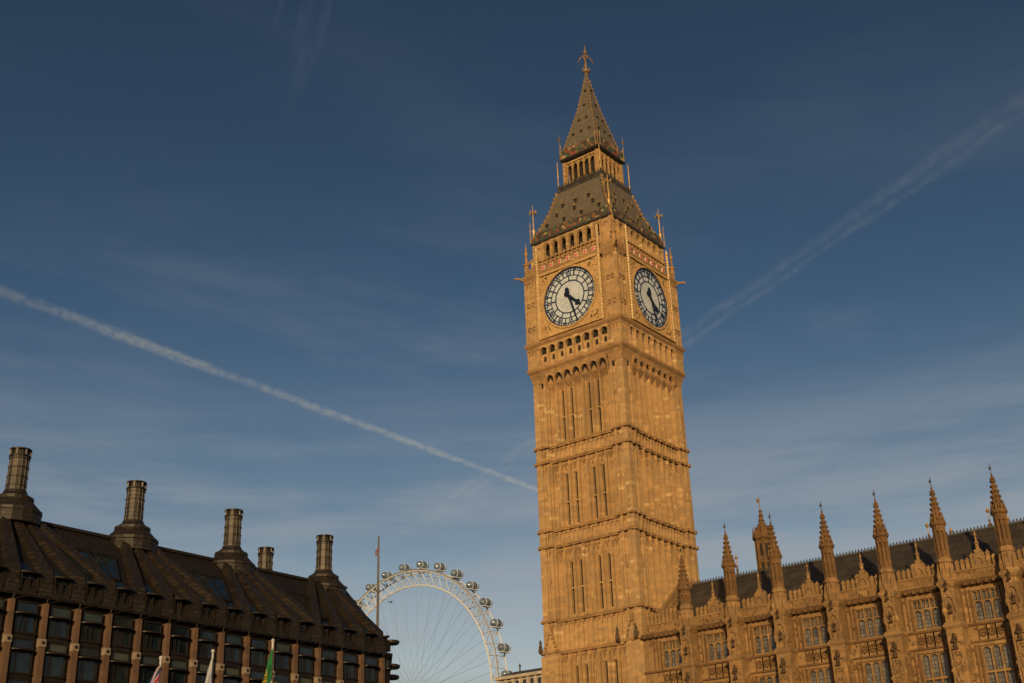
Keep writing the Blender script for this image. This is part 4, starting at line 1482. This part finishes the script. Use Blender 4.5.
# chimneys
def chimney(x, y, dz, skirt=True):
    b = MB()
    b.lathe(x, y, [(1.06, 40.6 + dz), (0.98, 45.0 + dz)], 14)
    for k in range(4):
        z = 41.7 + k * 1.0 + dz
        b.lathe(x, y, [(1.0, z - 0.07), (1.085, z - 0.05), (1.085, z + 0.05), (1.0, z + 0.07)], 14)
    for k in range(14):
        t_ = 2 * PI * k / 14
        b.tube((x + 1.05 * math.cos(t_), y + 1.05 * math.sin(t_), 40.6 + dz), (x + 0.98 * math.cos(t_), y + 0.98 * math.sin(t_), 45.0 + dz), 0.035, 0.035, 4)
    o = b.build('chimney', M['stack'], office)
    b = MB()
    b.lathe(x, y, [(0.92, 44.95 + dz), (0.92, 45.7 + dz)], 14)
    b.lathe(x, y, [(0.98, 44.9 + dz), (1.13, 44.94 + dz), (1.13, 45.08 + dz), (0.98, 45.12 + dz)], 14)
    b.lathe(x, y, [(1.0, 45.62 + dz), (1.15, 45.68 + dz), (1.15, 45.82 + dz), (0.95, 45.84 + dz)], 14)
    b.build('vent_cap', M['bronze'], o)
    for k in range(7):
        t_ = 2 * PI * (k + 0.3) / 7
        v_ = MB()
        v_.tube((x + 1.05 * math.cos(t_), y + 1.05 * math.sin(t_), 45.1 + dz), (x + 1.05 * math.cos(t_), y + 1.05 * math.sin(t_), 45.66 + dz), 0.12, 0.12, 4)
        v_.build('vent_tab', M['stack'], o)
    if skirt:
        b = MB()
        b.lathe(x, y, [(3.05, 37.4 + dz), (2.9, 38.55 + dz), (3.0, 38.65 + dz), (3.0, 38.95 + dz), (2.8, 39.1 + dz), (1.95, 40.0 + dz), (2.0, 40.1 + dz), (2.0, 40.4 + dz), (1.75, 40.5 + dz), (1.25, 40.9 + dz), (1.15, 41.2 + dz)], 18)
        b.build('chimney_skirt', M['bronze_tile'], o)
    return o


for x, zt in zip(CH, (46.1, 45.75, 45.35, 45.0)):
    chimney(x, YR, zt - 45.84)
chimney(7.0, 63.2, 0.2)

# ------------------------------------------------------------------ observation wheel
EK = 0.805
EC = Vector((-103.8 + 444.32 * EK, -67.95 + 416.67 * EK, 1.6 + 85.0 * EK))
PH = math.radians(88.04)
E1 = Vector((math.cos(PH), math.sin(PH), 0))
EN = Vector((math.sin(PH), -math.cos(PH), 0))
wheel = thing('observation_wheel', (EC.x, EC.y, 0), 'giant white observation wheel with glass capsules far beyond the dark office building', 'ferris wheel')


def wp_(r_, t_, n_=0.0):
    return EC + r_ * (math.cos(t_) * E1 + math.sin(t_) * Vector((0, 0, 1))) + n_ * EN


rim = MB()
NS = 128
RO, RI, HW = 60.2 * EK, 53.4 * EK, 3.2 * EK
for k in range(NS):
    a0, a1 = 2 * PI * k / NS, 2 * PI * (k + 1) / NS
    for r_, n_, q in ((RO, -HW, 0.32), (RO, HW, 0.32), (RI, 0, 0.40)):
        rim.tube(wp_(r_, a0, n_), wp_(r_, a1, n_), q, q, 6)
    for n_ in (-HW, HW):
        if k % 2 == 0:
            rim.tube(wp_(RO, a0, n_), wp_(RI, a1, 0), 0.15, 0.15, 4)
        else:
            rim.tube(wp_(RI, a0, 0), wp_(RO, a1, n_), 0.15, 0.15, 4)
    if k % 2 == 0:
        rim.tube(wp_(RO, a0, -HW), wp_(RO, a0, HW), 0.15, 0.15, 4)
        rim.tube(wp_(RI, a0, 0) , wp_(RI, a0, 0) + Vector((0, 0, -0.7)), 0.4, 0.25, 5)
    rim.tube(wp_(RO, a0, -HW if k % 2 else HW), wp_(RO, a1, HW if k % 2 else -HW), 0.12, 0.12, 4)
rim.build('rim', M['white_steel'], wheel)
drive = MB()
for k in range(NS):
    a0, a1 = 2 * PI * k / NS, 2 * PI * (k + 1) / NS
    drive.tube(wp_(RO + 0.4, a0, -HW - 0.3), wp_(RO + 0.4, a1, -HW - 0.3), 0.18, 0.18, 5)
drive.build('drive_rail', M['grey_steel'], wheel)
for k in range(64):
    a0 = 2 * PI * k / 64
    sp_ = MB()
    sp_.tube(wp_(2.0, a0 + 0.5, 4 if k % 2 else -4), wp_(RI, a0, 0), 0.045, 0.045, 4)
    sp_.build('spoke_cable', M['cable'], wheel)
hub = MB()
hub.tube(EC - EN * 6, EC + EN * 11, 2.0, 2.0, 16)
hub.tube(EC - EN * 4.6, EC - EN * 3.8, 3.2, 3.2, 20)
hub.tube(EC + EN * 3.8, EC + EN * 4.6, 3.2, 3.2, 20)
hub.build('hub', M['white_steel'], wheel)
for s in (-1, 1):
    lg = MB()
    lg.tube(EC + EN * 10, Vector((EC.x, EC.y, 0)) + EN * 34 + E1 * 22 * s, 1.1, 1.5, 10)
    lg.build('support_leg', M['white_steel'], wheel)
pod0 = None
PHASE = math.radians(180 - 81.2)
for k in range(32):
    t_ = PHASE + 2 * PI * k / 32
    c_ = wp_(63.3 * EK, t_, 0)
    if pod0 is None:
        b = MB()
        rings = []
        for j in range(9):
            q = -1 + j / 4
            rr = 1.62 * math.sqrt(max(0.02, 1 - abs(q) ** 2.6))
            rings.append([tuple(c_ + EN * (q * 3.25) + rr * (math.cos(2 * PI * i / 12) * E1 + math.sin(2 * PI * i / 12) * Vector((0, 0, 1)))) for i in range(12)])
        b.loft(rings)
        pod0 = b.build('capsule', M['pod_glass'], wheel, smooth=True)
        b = MB()
        for n_ in (-1.3, 1.3):
            for i in range(16):
                p = [c_ + EN * n_ + 1.58 * (math.cos(2 * PI * a_ / 16) * E1 + math.sin(2 * PI * a_ / 16) * Vector((0, 0, 1))) for a_ in (i, i + 1)]
                b.tube(p[0], p[1], 0.12, None, 4)
        b.loft([[tuple(c_ + EN * a_ + E1 * e_ + Vector((0, 0, z))) for a_, e_ in ((-2.2, -0.8), (2.2, -0.8), (2.2, 0.8), (-2.2, 0.8))] for z in (-1.7, -1.4)])
        b.build('capsule_frame', M['white_steel'], pod0)
        base = c_.copy()
    else:
        o = copy_tree(pod0, wheel)
        o.location = o.location + (c_ - base)

# ------------------------------------------------------------------ pale building behind the tower
far = thing('stone_office_block', (160, 143, 0), 'pale stone block with a dark roof, glimpsed between the big wheel and the clock tower', 'building')
dirv = Vector((math.cos(math.radians(39.0)), math.sin(math.radians(39.0)), 0))
side = Vector((math.cos(math.radians(39.0 - 128)), math.sin(math.radians(39.0 - 128)), 0))
dirv2 = Vector((-side.y, side.x, 0))
f0_ = CAM + Vector((0, 0, -1.6)) + dirv * 262
def fx(u, d_, z):
    q = f0_ + side * u - dirv2 * d_ + Vector((0, 0, z + 2.2))
    return (q.x, q.y, q.z)
b = MB(fx)
b.box(-0.6, 26, -14, 0, -2.2, 39.4)
for k in range(14):
    u = -0.2 + 1.9 * k
    b.box(u - 0.35, u + 0.35, 0, 0.4, -2.2, 38.9)
for z in (38.9, 35.6, 32.2):
    b.box(-0.9, 26.3, -0.2, 0.8, z, z + 0.6)
b.build('wall', M['portland'], far)
for k in range(13):
    u = 0.75 + 1.9 * k
    for z in (36.5, 33.1):
        g_ = MB(fx)
        g_.box(u - 0.45, u + 0.45, 0.02, 0.1, z, z + 1.9)
        g_.build('window', M['slit'], far)
b = MB(fx)
b.loft([[(-0.8, 0.5, 39.5), (26.2, 0.5, 39.5), (26.2, -14, 39.5), (-0.8, -14, 39.5)], [(1.5, -3.0, 40.8), (24, -3.0, 40.8), (24, -10, 40.8), (1.5, -10, 40.8)]])
b.lathe(3.0, -3.0, [(0.2, 40.4), (0.15, 41.6), (0.3, 41.8), (0.05, 42.4)], 6)
b.build('roof', M['far_slate'], far)

# ------------------------------------------------------------------ flagpoles and flags
def flag(name, pole, z_top, hoist, fly, fn, mats, label, cat='flag', toward=1.0, droop=0.93, spread=0.6, group=None):
    """a limp flag: the fly sags beside the pole in folds"""
    b = MB()
    ns, nt = 36, 26
    idx = {}
    rdir = Vector((rt.x, rt.y, 0)).normalized()
    ddir = Vector((fw.x, fw.y, 0)).normalized()
    for i in range(ns + 1):
        s = i / ns
        for j in range(nt + 1):
            t_ = j / nt
            lat = 0.05 - toward * (spread * s ** 0.8 * (1.0 - 0.35 * t_) + 0.06 * math.sin(s * 9 + t_ * 5.0) * min(1, s * 3))
            dep = -0.20 + 0.13 * math.sin(s * 9 + t_ * 7) * min(1, s * 4)
            zz = z_top - t_ * hoist * (1 - 0.12 * s) - s * fly * droop * (0.85 + 0.15 * s)
            p = Vector((pole[0], pole[1], 0)) + rdir * lat + ddir * dep
            idx[i, j] = b.pt(p.x, p.y, zz)
    for i in range(ns):
        for j in range(nt):
            b.cur = fn((i + 0.5) / ns, (j + 0.5) / nt)
            b.face([idx[i, j], idx[i + 1, j], idx[i + 1, j + 1], idx[i, j + 1]])
    o = b.build(name, mats, smooth=True)
    sol = o.modifiers.new('thickness', 'SOLIDIFY')
    sol.thickness = 0.012
    return tag(o, label, cat, group)


def union(s, t):
    x, y = s - 0.5, t - 0.5
    if abs(y) < 0.1 or abs(x) < 0.06: return 1
    if abs(y) < 0.17 or abs(x) < 0.10: return 0
    d_ = min(abs(y - x), abs(y + x))
    if d_ < 0.035: return 1
    if d_ < 0.1: return 0
    return 2


def green(s, t):
    # gold lattice in the lower part of a green field
    if s > 0.42:
        a_ = (s * 9 + t * 5) % 1.0
        b_ = (s * 9 - t * 5) % 1.0
        if a_ < 0.26 or b_ < 0.26: return 1
    return 0


def pole(x, y, z0, z1, r0_, r1_, label, mat, ball=True, group=None):
    b = MB()
    b.lathe(x, y, [(r0_ * 1.8, z0), (r0_ * 1.8, z0 + 0.25), (r0_, z0 + 0.3), (r1_, z1)], 10)
    o = b.build('flagpole', mat, smooth=False)
    if ball:
        c_ = MB()
        c_.lathe(x, y, [(0.02, z1 - 0.02), (0.07, z1 + 0.03), (0.085, z1 + 0.09), (0.06, z1 + 0.14), (0.01, z1 + 0.17)], 10)
        c_.build('finial', mat, o)
    return tag(o, label, 'flagpole', group)


def along(azpx_dir, dist):
    return CAM.x + azpx_dir[0] * dist, CAM.y + azpx_dir[1] * dist


FP = [(-68.7, -19.4, 11.75), (-66.8, -20.75, 12.1), (-64.7, -22.5, 12.6)]
GR = 'white flagpoles in front of the dark office building'
for (x, y, z), lab in zip(FP, ('slender white flagpole carrying the red, white and blue flag', 'slender white flagpole carrying the plain white flag', 'slender white flagpole carrying the green and yellow flag')):
    pole(x, y, 0, z, 0.07, 0.045, lab, M['pole_white'], True, GR)
FG = 'limp flags hanging before the office building'
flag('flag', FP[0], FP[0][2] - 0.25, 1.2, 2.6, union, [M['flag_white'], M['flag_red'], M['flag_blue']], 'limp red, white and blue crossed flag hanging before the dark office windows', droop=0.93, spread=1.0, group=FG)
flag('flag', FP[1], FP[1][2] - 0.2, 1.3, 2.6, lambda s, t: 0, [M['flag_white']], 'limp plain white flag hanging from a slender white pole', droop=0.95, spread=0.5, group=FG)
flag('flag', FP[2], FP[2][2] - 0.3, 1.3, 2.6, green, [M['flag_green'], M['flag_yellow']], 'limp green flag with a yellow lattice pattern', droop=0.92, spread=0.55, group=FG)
pole(25.2, 59.2, 29.0, 50.4, 0.24, 0.13, 'tall brown flagpole rising behind the end of the dark roof', M['pole_grey'], False)
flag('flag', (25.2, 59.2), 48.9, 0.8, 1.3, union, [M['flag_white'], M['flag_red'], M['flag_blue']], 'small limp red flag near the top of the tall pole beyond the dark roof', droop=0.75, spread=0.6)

# ------------------------------------------------------------------ a bird in flight
b = MB()
bp = Vector((1.7, 33.9, 33.1))
b.loft([[(bp.x + q, bp.y + r_ * math.cos(k * PI / 4), bp.z + r_ * math.sin(k * PI / 4)) for k in range(8)] for q, r_ in ((-0.22, 0.01), (-0.17, 0.045), (-0.05, 0.07), (0.1, 0.055), (0.24, 0.02), (0.34, 0.03))])
for s in (-1, 1):
    b.loft([[(bp.x + x0, bp.y + s * y0, bp.z + z0), (bp.x + x1, bp.y + s * y0, bp.z + z0), (bp.x + x1, bp.y + s * y0, bp.z + z0 + 0.015), (bp.x + x0, bp.y + s * y0, bp.z + z0 + 0.015)] for y0, x0, x1, z0 in ((0.03, -0.1, 0.1, 0.03), (0.25, -0.08, 0.09, 0.14), (0.5, 0.02, 0.07, 0.08))])
tag(b.build('bird', M['bird']), 'small dark bird flying in the sky beside the big wheel', 'bird')


# ------------------------------------------------------------------ vapour trails
def direction(px, py):
    v = fw * 1227.66 + rt * (px - 512) - up * (py - 341.5)
    return v.normalized()


def contrail(p, q, dist, ra, rb, density, label, seed, fade, twin=False):
    A, B = CAM + direction(*p) * dist, CAM + direction(*q) * dist
    L = (B - A).length
    X = (B - A).normalized()
    Z = X.cross(Vector((0, 0, 1))).normalized()
    Y = Z.cross(X)
    mb = MB()
    n = 14
    mb.loft([[(x, r_ * math.cos(2 * PI * k / n), r_ * math.sin(2 * PI * k / n)) for k in range(n)] for x, r_ in ((0, ra), (L, rb))])
    m = bpy.data.materials.new('ice_crystal_trail')
    m.use_nodes = True
    t = NT(m.node_tree)
    m.node_tree.nodes.clear()
    out = t.n('ShaderNodeOutputMaterial')
    vol = t.n('ShaderNodeVolumePrincipled')
    t.link(vol.outputs[0], out.inputs['Volume'])
    oc = t.n('ShaderNodeTexCoord').outputs['Object']
    x, y, z = t.xyz(oc)
    rad = t.m('ADD', ra, t.m('MULTIPLY', x, (rb - ra) / L))
    warp = t.noise(t.vm('MULTIPLY', oc, (1 / 260, 1 / 90, 1 / 90)), 1.0, 4, 0.6)
    yy = t.m('ADD', y, t.m('MULTIPLY', t.m('SUBTRACT', warp, 0.5), t.m('MULTIPLY', rad, 0.9)))
    def core(off, size):
        yo = t.m('SUBTRACT', yy, t.m('MULTIPLY', rad, off))
        rr = t.m('DIVIDE', t.m('SQRT', t.m('ADD', t.m('POWER', yo, 2), t.m('POWER', z, 2))), rad)
        return t.smooth(rr, size, 0.05)
    fall = core(0.0, 0.92) if not twin else t.m('MAXIMUM', t.m('MULTIPLY', core(-0.5, 0.42), 1.5), core(0.3, 0.66))
    puff = t.noise(t.vm('ADD', t.vm('MULTIPLY', oc, (1 / (1.6 * ra), 1 / ra, 1 / ra)), (seed, 0, 0)), 1.9, 5, 0.68)
    den = t.m('MULTIPLY', fall, t.smooth(puff, 0.30, 0.72))
    drift = t.noise(t.vm('ADD', t.vm('MULTIPLY', oc, (1 / 420, 1 / 200, 1 / 200)), (0, seed, 0)), 1.0, 3, 0.6)
    den = t.m('MULTIPLY', den, t.smooth(drift, 0.28, 0.66, 0.45, 1.25))
    ends = t.m('MULTIPLY', t.smooth(x, 0, L * fade[0]), t.smooth(x, L, L * (1 - fade[1])))
    den = t.m('DIVIDE', t.m('MULTIPLY', t.m('MULTIPLY', den, ends), density), rad)
    t.link(den, vol.inputs['Density'])
    vol.inputs['Color'].default_value = (0.62, 0.78, 1.0, 1)
    vol.inputs['Anisotropy'].default_value = -0.35      # the sun is behind the viewer
    m.cycles.volume_step_rate = 0.12
    o = mb.build('contrail', m)
    o.matrix_world = Matrix(((X.x, Y.x, Z.x, A.x), (X.y, Y.y, Z.y, A.y), (X.z, Y.z, Z.z, A.z), (0, 0, 0, 1)))
    return tag(o, label, 'contrail')


contrail((-120, 246), (560, 498), 4200, 33, 13, 0.52, 'bright white vapour trail slanting down above the dark roof towards the tower', 1.7, (0.05, 0.03))
contrail((1150, 15), (320, 592), 4600, 64, 26, 0.115, 'faint wide vapour trail climbing high above the palace from behind the tower', 5.1, (0.05, 0.12), True)
